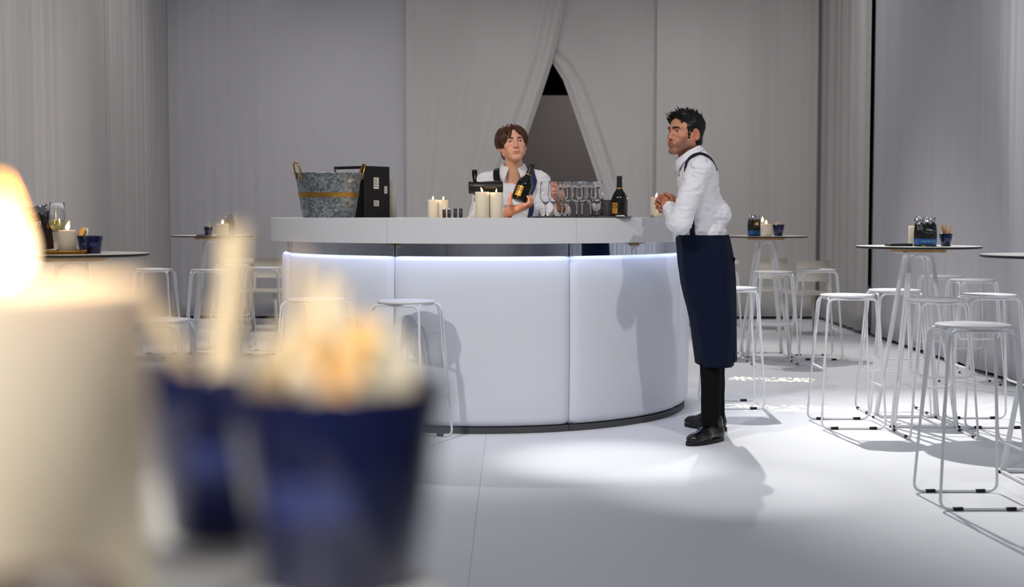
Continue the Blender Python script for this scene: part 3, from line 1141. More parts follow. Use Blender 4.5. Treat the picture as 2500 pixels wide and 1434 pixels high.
# gold tray, candle, wine
tpz = on_table(T_LEFT, 160, -0.08)
gt = thing('gold_tray', 'gold rimmed square tray under the candle on the left table', 'tray', tpz, 0.1)
rq = lambda g: round_rect(0.20 - g, 0.17 - g, 0.02)
mesh('tray_base', *prism([(rq(0.012), 0), (rq(0.0), 0.002), (rq(0.0), 0.011), (rq(0.008), 0.011), (rq(0.010), 0.004)]), M['gold_tray'], gt, False)
mesh('rim_wire', *tube([(x, y, 0.012) for x, y in rq(0.0)], 0.003, 8, True), M['gold_tray'], gt)
lc = on_table(T_LEFT, 165, -0.1, TT + 0.004)
candle(lc, 0.082, 0.107, 'lit cream candle on the gold tray at left', 0.044, 0.25, 0.5)
gw = on_table(T_LEFT, 141, -0.02, TT + 0.004)
wg = place(gl, _gu, gw, 0.0, 'stemmed glass of white wine on the left table', 'stemmed glass of wine', 1.16)
mesh('white_wine', *lathe([(0, 0.0802), (0.0088, 0.0820), (0.0200, 0.0931), (0.0294, 0.1076), (0.0330, 0.1170), (0.0335, 0.1240), (0.0330, 0.1340), (0, 0.1340)], 32), M['wine'], wg)
lm = on_table(T_LEFT, 193, 0.16)
tag(mesh('lighter', *box(0.05, 0.022, 0.013, (lm[0], lm[1], TT + 0.0065), 0.003), M['gloss_black']), 'small black lighter lying between tray and cups on the left table', 'lighter')
# folder, wrapper on the near right table
fp = on_table(T_NEAR, 2194, -0.04)
tag(mesh('black_wallet', *xf(box(0.137, 0.10, 0.016, (0, 0, 0.008), 0.005), Matrix.Translation(fp) @ Matrix.Rotation(0.06, 4, 'Z')), M['satin_black']),
    'flat black wallet lying left of the paprika chips bag', 'wallet')

# ------------------------------------------------------------------ chips bags


def chips_bag(label, loc, w, h, rotz, style, seed, tiltx=0.0):
    r_ = thing('chips_bag', label, 'chips bag', loc, rotz)
    rnd = random.Random(seed)
    nu, nv = 24, 30
    foil_v = 0.80

    def prof(u, v, side):
        # pillow: thick low, pinched at the top seam
        x = (u - 0.5) * w * (0.93 + 0.07 * math.sin(PI * min(1, v * 1.2))) * (1.0 + 0.06 * (1 - v))
        edge = max(0.0, 1 - abs(2 * u - 1) ** 3.2)
        th = 0.032 * (edge ** 0.6) * (1 - 0.75 * max(0, (v - 0.55) / 0.45)) * (0.75 + 0.25 * math.sin(PI * v)) + 0.0015
        z = h * v
        crump = 0.0
        if v > foil_v - 0.06:
            s = (v - foil_v + 0.06) / (1 - foil_v + 0.06)
            q = Vector((u * 5.5 + seed, v * 7, side * 3.1))
            crump = 0.016 * s * noise.noise(q) + 0.008 * s * noise.noise(q * 2.3)
            z += 0.018 * s * noise.noise(Vector((u * 3.5, seed * 1.7, 0))) * s
            x += 0.008 * s * noise.noise(q + Vector((9, 2, 1)))
        else:
            crump = 0.0016 * noise.noise(Vector((u * 7 + seed, v * 8, side * 5)))
        y = side * th + crump + 0.02 * max(0, v - 0.75)
        return (x, y, z)
    for side, nm in ((-1, 'front'), (1, 'back')):
        vs = [prof(i / nu, j / nv, side) for j in range(nv + 1) for i in range(nu + 1)]
        fs, idx = [], []
        for j in range(nv):
            v = (j + 0.5) / nv
            for i in range(nu):
                a = j * (nu + 1) + i
                q = (a, a + 1, a + nu + 2, a + nu + 1)
                fs.append(q if side < 0 else q[::-1])
                lim = foil_v + 0.035 * math.sin(i * 0.9 + seed)
                idx.append(2 if v > lim else (1 if style['band'] and 0.06 + style.get('bz', 0) < v < 0.27 + style.get('bz', 0) else (3 if side > 0 and style.get('white_back') else 0)))
        mesh(nm + '_sheet', vs, fs, None, r_, True, [style['body'], M['bag_blue'], M['foil'], M['paper']], idx)
    return r_, prof, w, h


def bag_text(root, prof, w, h, body, size, uc, vc, m, nm, **kw):
    g = text_geo(body, size, 0.0001, **kw)
    vs = []
    for v in g[0]:
        u_, v_ = uc + v.x / w, vc + v.y / h
        p = prof(min(1, max(0, u_)), min(1, max(0, v_)), -1)
        vs.append((p[0], p[1] - 0.0012 - v.z, p[2]))
    return mesh(nm, vs, g[1], m, root, False)


st_p = dict(body=M['bag_black'], band=True)
bg, pf, w, h = chips_bag('black paprika chips bag with blue band and crumpled silver top', on_table(T_NEAR, 2259, -0.10), 0.132, 0.168, 0.06, st_p, 3)
bag_text(bg, pf, w, h, 'PAPRIKA', 0.0215, 0.57, 0.165, M['print_pale_blue'], 'flavour_lettering', spacing=1.06)
bag_text(bg, pf, w, h, 'Chips', 0.017, 0.58, 0.575, M['print_white'], 'script_lettering', shear=0.3)
for i in range(9):
    a = (i - 4) / 4
    p = pf(0.56 + 0.27 * a, 0.455 + 0.075 * a * a, -1)
    g = lathe([(0, 0.0006), (0.0017, 0.0003), (0.0018, 0), (0, 0)], 8)
    mesh('printed_star', *xf(g, Matrix.Translation((p[0], p[1] - 0.0008, p[2])) @ Matrix.Rotation(PI / 2, 4, 'X')), M['print_white'], bg, False)
wr = on_table(T_NEAR, 2262, -0.17)
vs, fs = [], []
for i in range(9):
    for j in range(4):
        q = Vector((i * 0.6, j * 0.9, 2.0))
        vs.append((wr[0] + (i - 4) * 0.014, wr[1] + (j - 1.5) * 0.014, TT + 0.003 + 0.011 * abs(noise.noise(q))))
fs = [(i * 4 + j, (i + 1) * 4 + j, (i + 1) * 4 + j + 1, i * 4 + j + 1) for i in range(8) for j in range(3)]
wo = mesh('torn_wrapper', vs, fs, None, None, False, [M['bag_black'], M['foil'], M['cracker']], [0 if f[0] // 4 in (0, 1, 6, 7) else (2 if f[0] // 4 in (2, 3) else 1) for f in fs])
wo.modifiers.new('sheet', 'SOLIDIFY').thickness = 0.0008
tag(wo, 'torn foil strip lying in front of the paprika chips bag', 'wrapper')

bg, pf, w, h = chips_bag('black and blue chips bag beside the candle on the mid right table', on_table(T_MID, 1841, -0.12), 0.118, 0.178, 0.3, dict(body=M['bag_black'], band=True), 8)
bg, pf, w, h = chips_bag('chips bag seen from behind the candle on the far left table', on_table(T_FAR, 561, -0.08), 0.11, 0.178, 0.95, dict(body=M['bag_black'], band=True, white_back=True), 5)
bg, pf, w, h = chips_bag('dark brown chips bag leaning on the left table near the wine glass', on_table(T_LEFT, 100, 0.05), 0.155, 0.215, -0.35,
                         dict(body=M['bag_brown'], band=False, white_back=True), 6)
bg.rotation_euler.y = -0.14
bg.location.z += 0.0125
bag_text(bg, pf, w, h, 'on', 0.05, 0.60, 0.60, M['print_white'], 'white_lettering', shear=0.35)
sp = mesh('nutrition_panel', [pf(1.0, v / 8, -1) for v in range(7)] + [(pf(1.0, v / 8, -1)[0] + 0.006, 0.03, pf(1.0, v / 8, -1)[2]) for v in range(7)],
          [(i, i + 7, i + 8, i + 1) for i in range(6)], M['paper'], bg, False)

# ------------------------------------------------------------------ blurred foreground
candle((-0.1905, 0.505, FORE_TOP), 0.106, 0.133, 'huge blurred cream candle with a bright flame at left foreground', 0.036, 0.0, 0.5)
f1 = (-0.0733, 0.566, FORE_TOP)
place(cup, _ku, f1, -0.2, 'large blurred blue cup of snacks, the nearer one in the foreground', 'blue snack cups', 1.2)
f2 = (-0.140, 0.668, FORE_TOP)
place(cup, _ku, f2, 0.1, 'large blurred blue cup behind the nearer foreground one', 'blue snack cups', 1.14)
sticks((f1[0] - 0.016, f1[1], f1[2]), 4, 'nearer foreground blue cup', 21, L=(0.10, 0.145), rad=0.0045, kinds=('stick_pale',), spread=0.46)
sticks((f2[0], f2[1], f2[2]), 6, 'foreground blue cup behind', 22, L=(0.11, 0.15), rad=0.0045, kinds=('stick_pale',), spread=0.5)
for i, (dx, dy, z, ti, yw) in enumerate(((0.008, -0.012, 0.082, 0.4, 0.3), (0.016, 0.004, 0.076, -0.3, 1.4), (-0.006, -0.006, 0.074, 0.1, 2.3))):
    crisp((f1[0] + dx, f1[1] + dy, FORE_TOP + z + 0.012), ti, 0.022, ['blurred golden cracker on top of the nearer foreground cup', 'blurred golden cracker at the right in the nearer foreground cup',
          'blurred golden cracker at the left in the nearer foreground cup'][i], 'cracker', 'crackers in the foreground cup', yw)
rn = random.Random(17)
for i in range(10):
    a = 2 * PI * i / 10
    q = 0.027 if i % 2 else 0.016
    crisp((f1[0] + math.cos(a) * q, f1[1] + math.sin(a) * q, FORE_TOP + 0.078 + 0.012 * rn.random() + 0.008 * (i % 2 == 0)), rn.uniform(-0.8, 0.8), 0.022,
          'blurred pale crisp heaped in the nearer foreground cup', 'stick_pale', 'pale crisps in the foreground cup', rn.uniform(0, 6.2))
db = thing('dark_bowl', 'dark blurred bowl at the bottom left corner before the big candle', 'bowl', (-0.150, 0.415, FORE_TOP))
mesh('bowl_shell', *lathe([(0, 0), (0.018, 0), (0.02, 0.004), (0.030, 0.030), (0.031, 0.0395), (0.029, 0.040), (0.026, 0.030), (0.014, 0.006), (0, 0.005)], 32), M['tray'], db)

# ------------------------------------------------------------------ organic shapes: distance field -> mesh
class Field:
    def __init__(self, lo, hi, h):
        self.lo = np.array(lo, dtype=np.float32)
        self.h = h
        self.n = np.ceil((np.array(hi) - np.array(lo)) / h).astype(int) + 1
        self.F = np.full(self.n, 1.0, dtype=np.float32)
        self.ax = [self.lo[i] + h * np.arange(self.n[i], dtype=np.float32) for i in range(3)]

    def _box(self, lo, hi):
        s = []
        for i in range(3):
            a = max(0, int((lo[i] - self.lo[i]) / self.h) - 1)
            b = min(self.n[i], int((hi[i] - self.lo[i]) / self.h) + 3)
            s.append(slice(a, max(a, b)))
        return tuple(s)

    def _pts(self, s):
        return np.meshgrid(self.ax[0][s[0]], self.ax[1][s[1]], self.ax[2][s[2]], indexing='ij')

    def _mix(self, s, d, k, sub):
        A = self.F[s]
        if A.size == 0:
            return
        if sub:
            d = -d
            hh = np.maximum(k - np.abs(A - d), 0) / k
            self.F[s] = np.maximum(A, d) + hh * hh * k * 0.25
        else:
            hh = np.maximum(k - np.abs(A - d), 0) / k
            self.F[s] = np.minimum(A, d) - hh * hh * k * 0.25

    def rc(self, a, b, ra, rb, k=0.012, sub=False):
        a, b = np.array(a, dtype=np.float32), np.array(b, dtype=np.float32)
        m = max(ra, rb) + k + 3 * self.h
        s = self._box(np.minimum(a, b) - m, np.maximum(a, b) + m)
        X, Y, Z = self._pts(s)
        ab = b - a
        L = float(ab @ ab) + 1e-12
        t = np.clip(((X - a[0]) * ab[0] + (Y - a[1]) * ab[1] + (Z - a[2]) * ab[2]) / L, 0, 1)
        d = np.sqrt((X - a[0] - t * ab[0]) ** 2 + (Y - a[1] - t * ab[1]) ** 2 + (Z - a[2] - t * ab[2]) ** 2) - (ra + (rb - ra) * t)
        self._mix(s, d, k, sub)

    def el(self, c, r, k=0.012, sub=False, rot=None):
        c, r = np.array(c, dtype=np.float32), np.array(r, dtype=np.float32)
        m = (float(r.max()) if rot is not None else r) + k + 3 * self.h
        s = self._box(c - m, c + m)
        X, Y, Z = self._pts(s)
        X, Y, Z = X - c[0], Y - c[1], Z - c[2]
        if rot is not None:
            R = np.array(rot.to_3x3().transposed(), dtype=np.float32)
            X, Y, Z = R[0, 0] * X + R[0, 1] * Y + R[0, 2] * Z, R[1, 0] * X + R[1, 1] * Y + R[1, 2] * Z, R[2, 0] * X + R[2, 1] * Y + R[2, 2] * Z
        k0 = np.sqrt((X / r[0]) ** 2 + (Y / r[1]) ** 2 + (Z / r[2]) ** 2)
        k1 = np.sqrt((X / r[0] ** 2) ** 2 + (Y / r[1] ** 2) ** 2 + (Z / r[2] ** 2) ** 2) + 1e-9
        self._mix(s, k0 * (k0 - 1) / k1, k, sub)

    def cut(self, p, n, k=0.004):
        """remove everything on the side the normal points to"""
        n = np.array(n, dtype=np.float32) / np.linalg.norm(n)
        X, Y, Z = np.meshgrid(*self.ax, indexing='ij')
        d = (X - p[0]) * n[0] + (Y - p[1]) * n[1] + (Z - p[2]) * n[2]
        hh = np.maximum(k - np.abs(self.F - d), 0) / k
        self.F = np.maximum(self.F, d) + hh * hh * k * 0.25

    def surface(self):
        F = self.F
        F = np.pad(F, 1, constant_values=1.0)
        base = self.lo - self.h
        S = F < 0
        nx, ny, nz = F.shape
        c = np.zeros((nx - 1, ny - 1, nz - 1), dtype=np.int8)
        for i in (0, 1):
            for j in (0, 1):
                for q in (0, 1):
                    c += S[i:nx - 1 + i, j:ny - 1 + j, q:nz - 1 + q]
        act = np.argwhere((c > 0) & (c < 8))
        idx = np.full(c.shape, -1, dtype=np.int64)
        idx[act[:, 0], act[:, 1], act[:, 2]] = np.arange(len(act))
        acc = np.zeros((len(act), 3))
        cnt = np.zeros(len(act))
        for axis in range(3):
            o1, o2 = [a for a in range(3) if a != axis]
            for u in (0, 1):
                for v in (0, 1):
                    p = act.copy()
                    p[:, o1] += u
                    p[:, o2] += v
                    q = p.copy()
                    q[:, axis] += 1
                    fa = F[p[:, 0], p[:, 1], p[:, 2]]
                    fb = F[q[:, 0], q[:, 1], q[:, 2]]
                    m = (fa < 0) != (fb < 0)
                    t = fa[m] / (fa[m] - fb[m])
                    pos = p[m].astype(float)
                    pos[:, axis] += t
                    acc[m] += pos
                    cnt[m] += 1
        vs = acc / cnt[:, None] * self.h + base
        faces = []
        for axis in range(3):
            o1, o2 = (axis + 1) % 3, (axis + 2) % 3
            sl0 = [slice(None)] * 3
            sl1 = [slice(None)] * 3
            sl0[axis] = slice(0, F.shape[axis] - 1)
            sl1[axis] = slice(1, F.shape[axis])
            e = np.argwhere(S[tuple(sl0)] != S[tuple(sl1)])
            e = e[(e[:, o1] > 0) & (e[:, o2] > 0) & (e[:, o1] < F.shape[o1] - 1) & (e[:, o2] < F.shape[o2] - 1)]
            sgn = S[e[:, 0], e[:, 1], e[:, 2]]
            q = []
            for du, dv in ((-1, -1), (0, -1), (0, 0), (-1, 0)):
                p = e.copy()
                p[:, o1] += du
                p[:, o2] += dv
                q.append(idx[p[:, 0], p[:, 1], p[:, 2]])
            q = np.stack(q, 1)
            q[~sgn] = q[~sgn][:, ::-1]
            faces.append(q)
        return vs, np.concatenate(faces)


def np_mesh(name, vs, fs, m, parent=None, cols=None):
    me = bpy.data.meshes.new(name)
    me.vertices.add(len(vs))
    me.vertices.foreach_set('co', np.asarray(vs, dtype=np.float32).ravel())
    fs = np.asarray(fs, dtype=np.int32)
    me.loops.add(fs.size)
    me.loops.foreach_set('vertex_index', fs.ravel())
    me.polygons.add(len(fs))
    me.polygons.foreach_set('loop_start', np.arange(0, fs.size, 4, dtype=np.int32))
    me.polygons.foreach_set('loop_total', np.full(len(fs), 4, dtype=np.int32))
    me.update(calc_edges=True)
    me.polygons.foreach_set('use_smooth', [True] * len(fs))
    me.materials.append(m)
    if cols is not None:
        at_ = me.color_attributes.new('skin', 'FLOAT_COLOR', 'POINT')
        at_.data.foreach_set('color', np.concatenate([cols, np.ones((len(cols), 1))], 1).astype(np.float32).ravel())
    me.update()
    o = bpy.data.objects.new(name, me)
    return link(o, parent)


def wrinkle(vs, fs, amp, scale, seed=0, stretch=(1, 1, 1), ridge=0.5):
    """push the surface in and out along its normals, cloth-like"""
    me = bpy.data.meshes.new('tmp')
    me.from_pydata(vs.tolist(), [], fs.tolist())
    me.update()
    nr = np.zeros(len(vs) * 3, dtype=np.float32)
    me.vertices.foreach_get('normal', nr)
    nr = nr.reshape(-1, 3)
    bpy.data.meshes.remove(me)
    o = Vector((seed * 3.7, seed * 1.3, seed * 5.1))
    d = np.empty(len(vs))
    for i, v in enumerate(vs):
        q = Vector((v[0] * stretch[0], v[1] * stretch[1], v[2] * stretch[2])) * scale + o
        w = Vector((noise.noise(q * 0.7 + Vector((5, 1, 2))), noise.noise(q * 0.7 + Vector((1, 8, 3))), 0)) * 0.8
        a = noise.noise(q + w)
        b = 1 - 2 * abs(noise.noise(q * 1.6 + w))
        d[i] = a * (1 - ridge) + (b - 0.4) * ridge
    return vs + nr * (amp * d)[:, None]


# ------------------------------------------------------------------ skin, cloth
def skin_mat(name, rough=0.5):
    m = bpy.data.materials.new(name)
    m.use_nodes = True
    nt = m.node_tree
    b = nt.nodes['Principled BSDF']
    a = nt.nodes.new('ShaderNodeAttribute')
    a.attribute_name = 'skin'
    nz = nt.nodes.new('ShaderNodeTexNoise')
    nz.inputs['Scale'].default_value = 90
    tc = nt.nodes.new('ShaderNodeTexCoord')
    nt.links.new(tc.outputs['Object'], nz.inputs['Vector'])
    mx = nt.nodes.new('ShaderNodeMix')
    mx.data_type = 'RGBA'
    mx.blend_type = 'OVERLAY'
    mx.inputs[0].default_value = 0.12
    nt.links.new(a.outputs['Color'], mx.inputs[6])
    nt.links.new(nz.outputs['Fac'], mx.inputs[7])
    nt.links.new(mx.outputs[2], b.inputs['Base Color'])
    b.inputs['Roughness'].default_value = rough
    b.inputs['Specular IOR Level'].default_value = 0.4
    b.inputs['Subsurface Weight'].default_value = 0.12
    b.inputs['Subsurface Radius'].default_value = (1, 0.35, 0.2)
    b.inputs['Subsurface Scale'].default_value = 0.008
    return m


M['skin'] = skin_mat('skin')
M['shirt'] = mat('white_cotton', (228, 227, 232), 0.8, spec=0.2, noise_amt=0.02, noise_scale=40, bump=0.03, bump_scale=300)
M['navy'] = mat('navy_apron', (6, 17, 42), 0.8, spec=0.2, noise_amt=0.08, noise_scale=60, bump=0.04, bump_scale=300)
M['strap'] = mat('navy_strap', (44, 54, 88), 0.7, spec=0.2, noise_amt=0.1, noise_scale=200)
M['strap_dark'] = mat('dark_strap', (20, 22, 34), 0.7, spec=0.2, noise_amt=0.1, noise_scale=200)
M['trousers'] = mat('black_trousers', (10, 10, 12), 0.85, spec=0.15, noise_amt=0.1)
M['shoe'] = mat('black_leather', (10, 10, 12), 0.25, spec=0.5, noise_amt=0.1, coat=0.2)
M['sole'] = mat('black_sole', (12, 12, 12), 0.6, noise_amt=0.1)
M['hair_black'] = mat('black_hair', (17, 13, 11), 0.42, spec=0.4, noise_amt=0.3, noise_scale=80)
M['hair_brown'] = mat('brown_hair', (74, 44, 28), 0.36, spec=0.4, noise_amt=0.35, noise_scale=70)
M['sclera'] = mat('eye_white', (214, 206, 198), 0.2, noise_amt=0.03)
M['iris'] = mat('iris', (58, 44, 34), 0.15, noise_amt=0.2, noise_scale=200)
M['pupil'] = mat('pupil', (6, 6, 6), 0.1, noise_amt=0.1)
M['leather'] = mat('brown_leather', (112, 62, 34), 0.5, noise_amt=0.15)
M['button_dark'] = mat('button_dark', (26, 26, 34), 0.4, noise_amt=0.1)


def head_geo(p):
    """face looks along +y, eye level z = 0, x to the head's right"""
    f = Field((-0.105, -0.13, -0.215), (0.105, 0.135, 0.135), 0.0021) if 'chest' not in p else Field((-0.15, -0.19, -0.335), (0.15, 0.135, 0.135), 0.0023)
    jw, ch = p.get('jaw', 1.0), p.get('chin', 0.0)
    f.el((0, -0.022, 0.036), (0.0745, 0.093, 0.081), 0.01)
    f.el((0, 0.026, 0.004), (0.066, 0.066, 0.082), 0.03)
    f.el((0, 0.034, -0.062), (0.050 * jw, 0.050, 0.045), 0.025)
    for s in (-1, 1):
        f.rc((s * 0.056 * jw, -0.006, -0.055), (s * 0.018, 0.068, -0.100 - ch), 0.017, 0.016, 0.022)
        f.rc((s * 0.058, 0.0, -0.02), (s * 0.056 * jw, -0.004, -0.058), 0.018, 0.017, 0.02)
        f.el((s * 0.043, 0.056, -0.026), (0.022, 0.022, 0.017), 0.02)
        f.el((s * 0.030, 0.060, -0.062), (0.022, 0.024, 0.022), 0.02)
    f.el((0, 0.074, -0.103 - ch), (0.021, 0.017, 0.014), 0.018)
    f.el((0, 0.072, -0.064), (0.030, 0.020, 0.024), 0.016)
    # neck
    nb = p.get('neck', ((0, -0.022, -0.07), (0, -0.050, -0.205), 0.053, 0.060))
    f.rc(nb[0], nb[1], nb[2], nb[3], 0.02)
    f.rc((0, 0.016, -0.115), (0, nb[1][1] + 0.040, -0.185), 0.012, 0.010, 0.028)
    if 'chest' in p:
        f.el(*p['chest'], 0.05)
    # brow, sockets
    br = p.get('brow', 1.0)
    for s in (-1, 1):
        f.rc((s * 0.012, 0.0835, 0.0180), (s * 0.046, 0.0685, 0.0195), 0.0090 * br, 0.0078 * br, 0.012)
        f.el((s * 0.0325, 0.091, 0.000), (0.0190, 0.0185, 0.0125), 0.010, True)
    # nose
    f.rc((0, 0.083, 0.010), (0, 0.099, -0.026), 0.0068, 0.0078, 0.010)
    f.rc((0, 0.099, -0.026), (0, 0.1035, -0.0365), 0.0082, 0.0098, 0.006)
    for s in (-1, 1):
        f.el((s * 0.0125, 0.0915, -0.0405), (0.0078, 0.0105, 0.0075), 0.007)
        f.el((s * 0.0068, 0.0965, -0.0475), (0.0036, 0.0055, 0.0036), 0.003, True)
    # eyelids
    for s in (-1, 1):
        f.el((s * 0.0325, 0.0670, 0.0), (0.0148, 0.0142, 0.0138), 0.005)
        f.el((s * 0.0325, 0.0830, -0.0008), (0.0152, 0.0165, p.get('eye_open', 0.0042)), 0.0015, True)
        f.rc((s * 0.020, 0.0775, 0.0078), (s * 0.046, 0.0705, 0.0070), 0.0030, 0.0030, 0.004)
    # mouth
    f.el((0, 0.0885, -0.0665), (0.0235, 0.0075, 0.0046), 0.005)
    f.el((0, 0.0875, -0.0760), (0.0205, 0.0080, 0.0056), 0.005)
    f.rc((-0.024, 0.0885, -0.0708 - p.get('frown', 0.0)), (0, 0.0975, -0.0702), 0.0012, 0.0014, 0.003, True)
    f.rc((0.024, 0.0885, -0.0708 - p.get('frown', 0.0)), (0, 0.0975, -0.0702), 0.0012, 0.0014, 0.003, True)
    f.el((0, 0.0955, -0.088), (0.016, 0.006, 0.005), 0.008, True)
    for s in (-1, 1):      # fold from nose to mouth corner
        f.rc((s * 0.019, 0.094, -0.043), (s * 0.031, 0.086, -0.068), 0.002, 0.002, 0.008, True)
    # ears
    for s in (-1, 1):
        R = Matrix.Rotation(-0.22, 4, 'X') @ Matrix.Rotation(s * 0.45, 4, 'Z')
        f.el((s * 0.0775, -0.014, -0.012), (0.0065, 0.0195, 0.0315), 0.006, rot=R)
        f.el((s * 0.0845, -0.010, -0.010), (0.0075, 0.0130, 0.0205), 0.003, True, rot=R)
        f.el((s * 0.0780, -0.002, -0.012), (0.0035, 0.004, 0.007), 0.003)
        ce, pr_ = Vector((s * 0.0800, -0.014, -0.010)), None
        for q in range(11):
            a = math.radians(20 + 24 * q)
            w = R @ Vector((0.0015 * s, 0.0175 * math.cos(a), 0.0290 * math.sin(a)))
            if pr_ is not None:
                f.rc(ce + pr_, ce + w, 0.0034, 0.0034, 0.003)
            pr_ = w
        f.rc(ce + R @ Vector((0, -0.004, 0.018)), ce + R @ Vector((0, -0.008, -0.008)), 0.003, 0.003, 0.004)
        f.el((s * 0.0770, -0.004, -0.038), (0.0045, 0.0075, 0.009), 0.005)
    f.cut((0, 0, -0.208 if 'chest' not in p else -0.325), (0, 0, -1))
    vs, fs = f.surface()
    # colours that belong to the skin itself
    x, y, z = vs[:, 0], vs[:, 1], vs[:, 2]
    col = np.tile(np.array(lin(p['skin'])), (len(vs), 1))

    def blend(mask, rgb, amt=1.0):
        mk = np.clip(mask, 0, 1)[:, None] * amt
        col[:] = col * (1 - mk) + np.array(lin(rgb)) * mk
    lip = np.clip(1.6 - ((x / 0.0245) ** 2 + ((z + 0.0712) / 0.0092) ** 2) * 1.3, 0, 1) * (y > 0.083)
    if p.get('stubble'):
        st = np.clip((-0.028 - z) / 0.03, 0, 1) * np.clip((y - 0.0) / 0.03 + 0.35 * (np.abs(x) > 0.045), 0, 1) * np.clip((z + 0.145) / 0.03, 0, 1)
        cheek = np.clip(((np.abs(x) / 0.042) ** 2 + ((z + 0.048) / 0.024) ** 2 - 0.8), 0, 1)
        must = np.clip(1.4 - ((x / 0.03) ** 2 + ((z + 0.056) / 0.009) ** 2), 0, 1)
        blend(np.maximum(st * cheek, must * (y > 0.07)), p['stubble'], 0.62)
    blend(lip, p['lip'], 0.8)
    ch_ = np.clip(1.2 - ((np.abs(x) - 0.042) / 0.022) ** 2 - ((z + 0.030) / 0.02) ** 2, 0, 1) * (y > 0.03)
    blend(ch_, p['blush'], 0.25)
    blend(np.clip(1.2 - (x / 0.016) ** 2 - ((z + 0.036) / 0.014) ** 2, 0, 1) * (y > 0.08), p['blush'], 0.3)
    blend((np.abs(x) > 0.0745).astype(float) * (y < 0.02), p['blush'], 0.35)
    return vs, fs, col


def eye_geo(gaze):
    """eyeball facing +y with rings of material"""
    vs, fs, idx = [(0, 1, 0)], [], []
    rings = [8, 14, 22, 30, 45, 65, 90, 130]
    n = 18
    for a in rings:
        t = math.radians(a)
        for i in range(n):
            p = 2 * PI * i / n
            vs.append((math.sin(t) * math.cos(p), math.cos(t), math.sin(t) * math.sin(p)))
    for i in range(n):
        fs.append((0, 1 + (i + 1) % n, 1 + i))
        idx.append(2)
    for k in range(len(rings) - 1):
        for i in range(n):
            j = (i + 1) % n
            fs.append((1 + k * n + i, 1 + k * n + j, 1 + (k + 1) * n + j, 1 + (k + 1) * n + i))
            idx.append(2 if k < 1 else (1 if k < 3 else 0))
    R = Matrix.Rotation(gaze[0], 4, 'Z') @ Matrix.Rotation(gaze[1], 4, 'X')
    return [R @ (Vector(v) * 0.0122) for v in vs], fs, idx


def lock(path, w, taper=0.15, flat=0.45, n=6):
    k = len(path)
    rad = [w * (0.55 + 0.45 * math.sin(PI * min(1, 0.25 + 0.75 * i / (k - 1)))) if i < k - 1 else w * taper for i in range(k)]
    return tube(path, rad, n, flat=(1, flat))


def build_head(root, p, mtx):
    """returns skin geometry in world space; adds eyes, brows as children of root"""
    vs, fs, col = head_geo(p)
    R = np.array(mtx.to_3x3())
    T = np.array(mtx.translation)
    wv = vs @ R.T + T
    for s in (-1, 1):
        ev, ef, ei = eye_geo(p.get('gaze', (0, 0)))
        mesh('eye', [mtx @ (v + Vector((s * 0.0325, 0.0668, 0.0))) for v in ev], ef, None, root, True, [M['sclera'], M['iris'], M['pupil']], ei)
        bw = p.get('brow_w', 0.0042)
        pts = [Vector((s * 0.0115, 0.0925, 0.0155)), Vector((s * 0.020, 0.0922, 0.0185)), Vector((s * 0.032, 0.0878, 0.0205)), Vector((s * 0.043, 0.0805, 0.0190)), Vector((s * 0.051, 0.0735, 0.0150))]
        lo_ = bvh_of(vs, fs)
        pts = [(lambda r: r[0] + r[1] * bw * 0.25)(lo_.find_nearest(q)) for q in pts]
        g = tube(pts, [bw * 0.9, bw * 1.15, bw * 1.05, bw * 0.8, bw * 0.3], 8)
        mesh('eyebrow', *xf(g, mtx), p['hair'], root)
    return wv, fs, col


def merge_skin(parts):
    vs, fs, cs, o = [], [], [], 0
    for v, f, c in parts:
        vs.append(v)
        fs.append(f + o)
        cs.append(c)
        o += len(v)
    return np.concatenate(vs), np.concatenate(fs), np.concatenate(cs)


def hand_geo(chains, palm, rgb, wrist, h=0.0022, knuckle=None):
    """chains: lists of (point, radius); palm: list of (a, b, ra, rb)"""
    pts = [c[0] for ch in chains for c in ch] + [q for a, b, _, _ in palm for q in (a, b)]
    lo = np.min(np.array(pts), 0) - 0.035
    hi = np.max(np.array(pts), 0) + 0.035
    f = Field(lo, hi, h)
    for a, b, ra, rb in palm:
        f.rc(a, b, ra, rb, 0.012)
    for ch in chains:
        g = Field(lo, hi, h)
        for (a, ra), (b, rb) in zip(ch[:-1], ch[1:]):
            g.rc(a, b, ra, rb, 0.002)
        k = 0.0035
        hh = np.maximum(k - np.abs(f.F - g.F), 0) / k
        f.F = np.minimum(f.F, g.F) - hh * hh * k * 0.25
    vs, fs = f.surface()
    col = np.tile(np.array(lin(rgb)), (len(vs), 1))
    tips = np.array([ch[-1][0] for ch in chains])
    d = np.min(np.linalg.norm(vs[:, None, :] - tips[None], axis=2), 1)
    w = np.clip(1 - d / 0.018, 0, 1)[:, None] * 0.35
    col = col * (1 - w) + np.array(lin((214, 130, 104))) * np.array(lin(rgb)).mean() / 0.35 * w
    return vs, fs, col


def limb_geo(pts, rads, rgb, n=12):
    v, f = tube(pts, rads, n)
    q = [x for x in f if len(x) == 4]
    return np.array([tuple(a) for a in v]), np.array(q), np.tile(np.array(lin(rgb)), (len(v), 1))


def bvh_of(vs, fs):
    return BVHTree.FromPolygons([tuple(v) for v in vs], [tuple(int(i) for i in f) for f in fs])


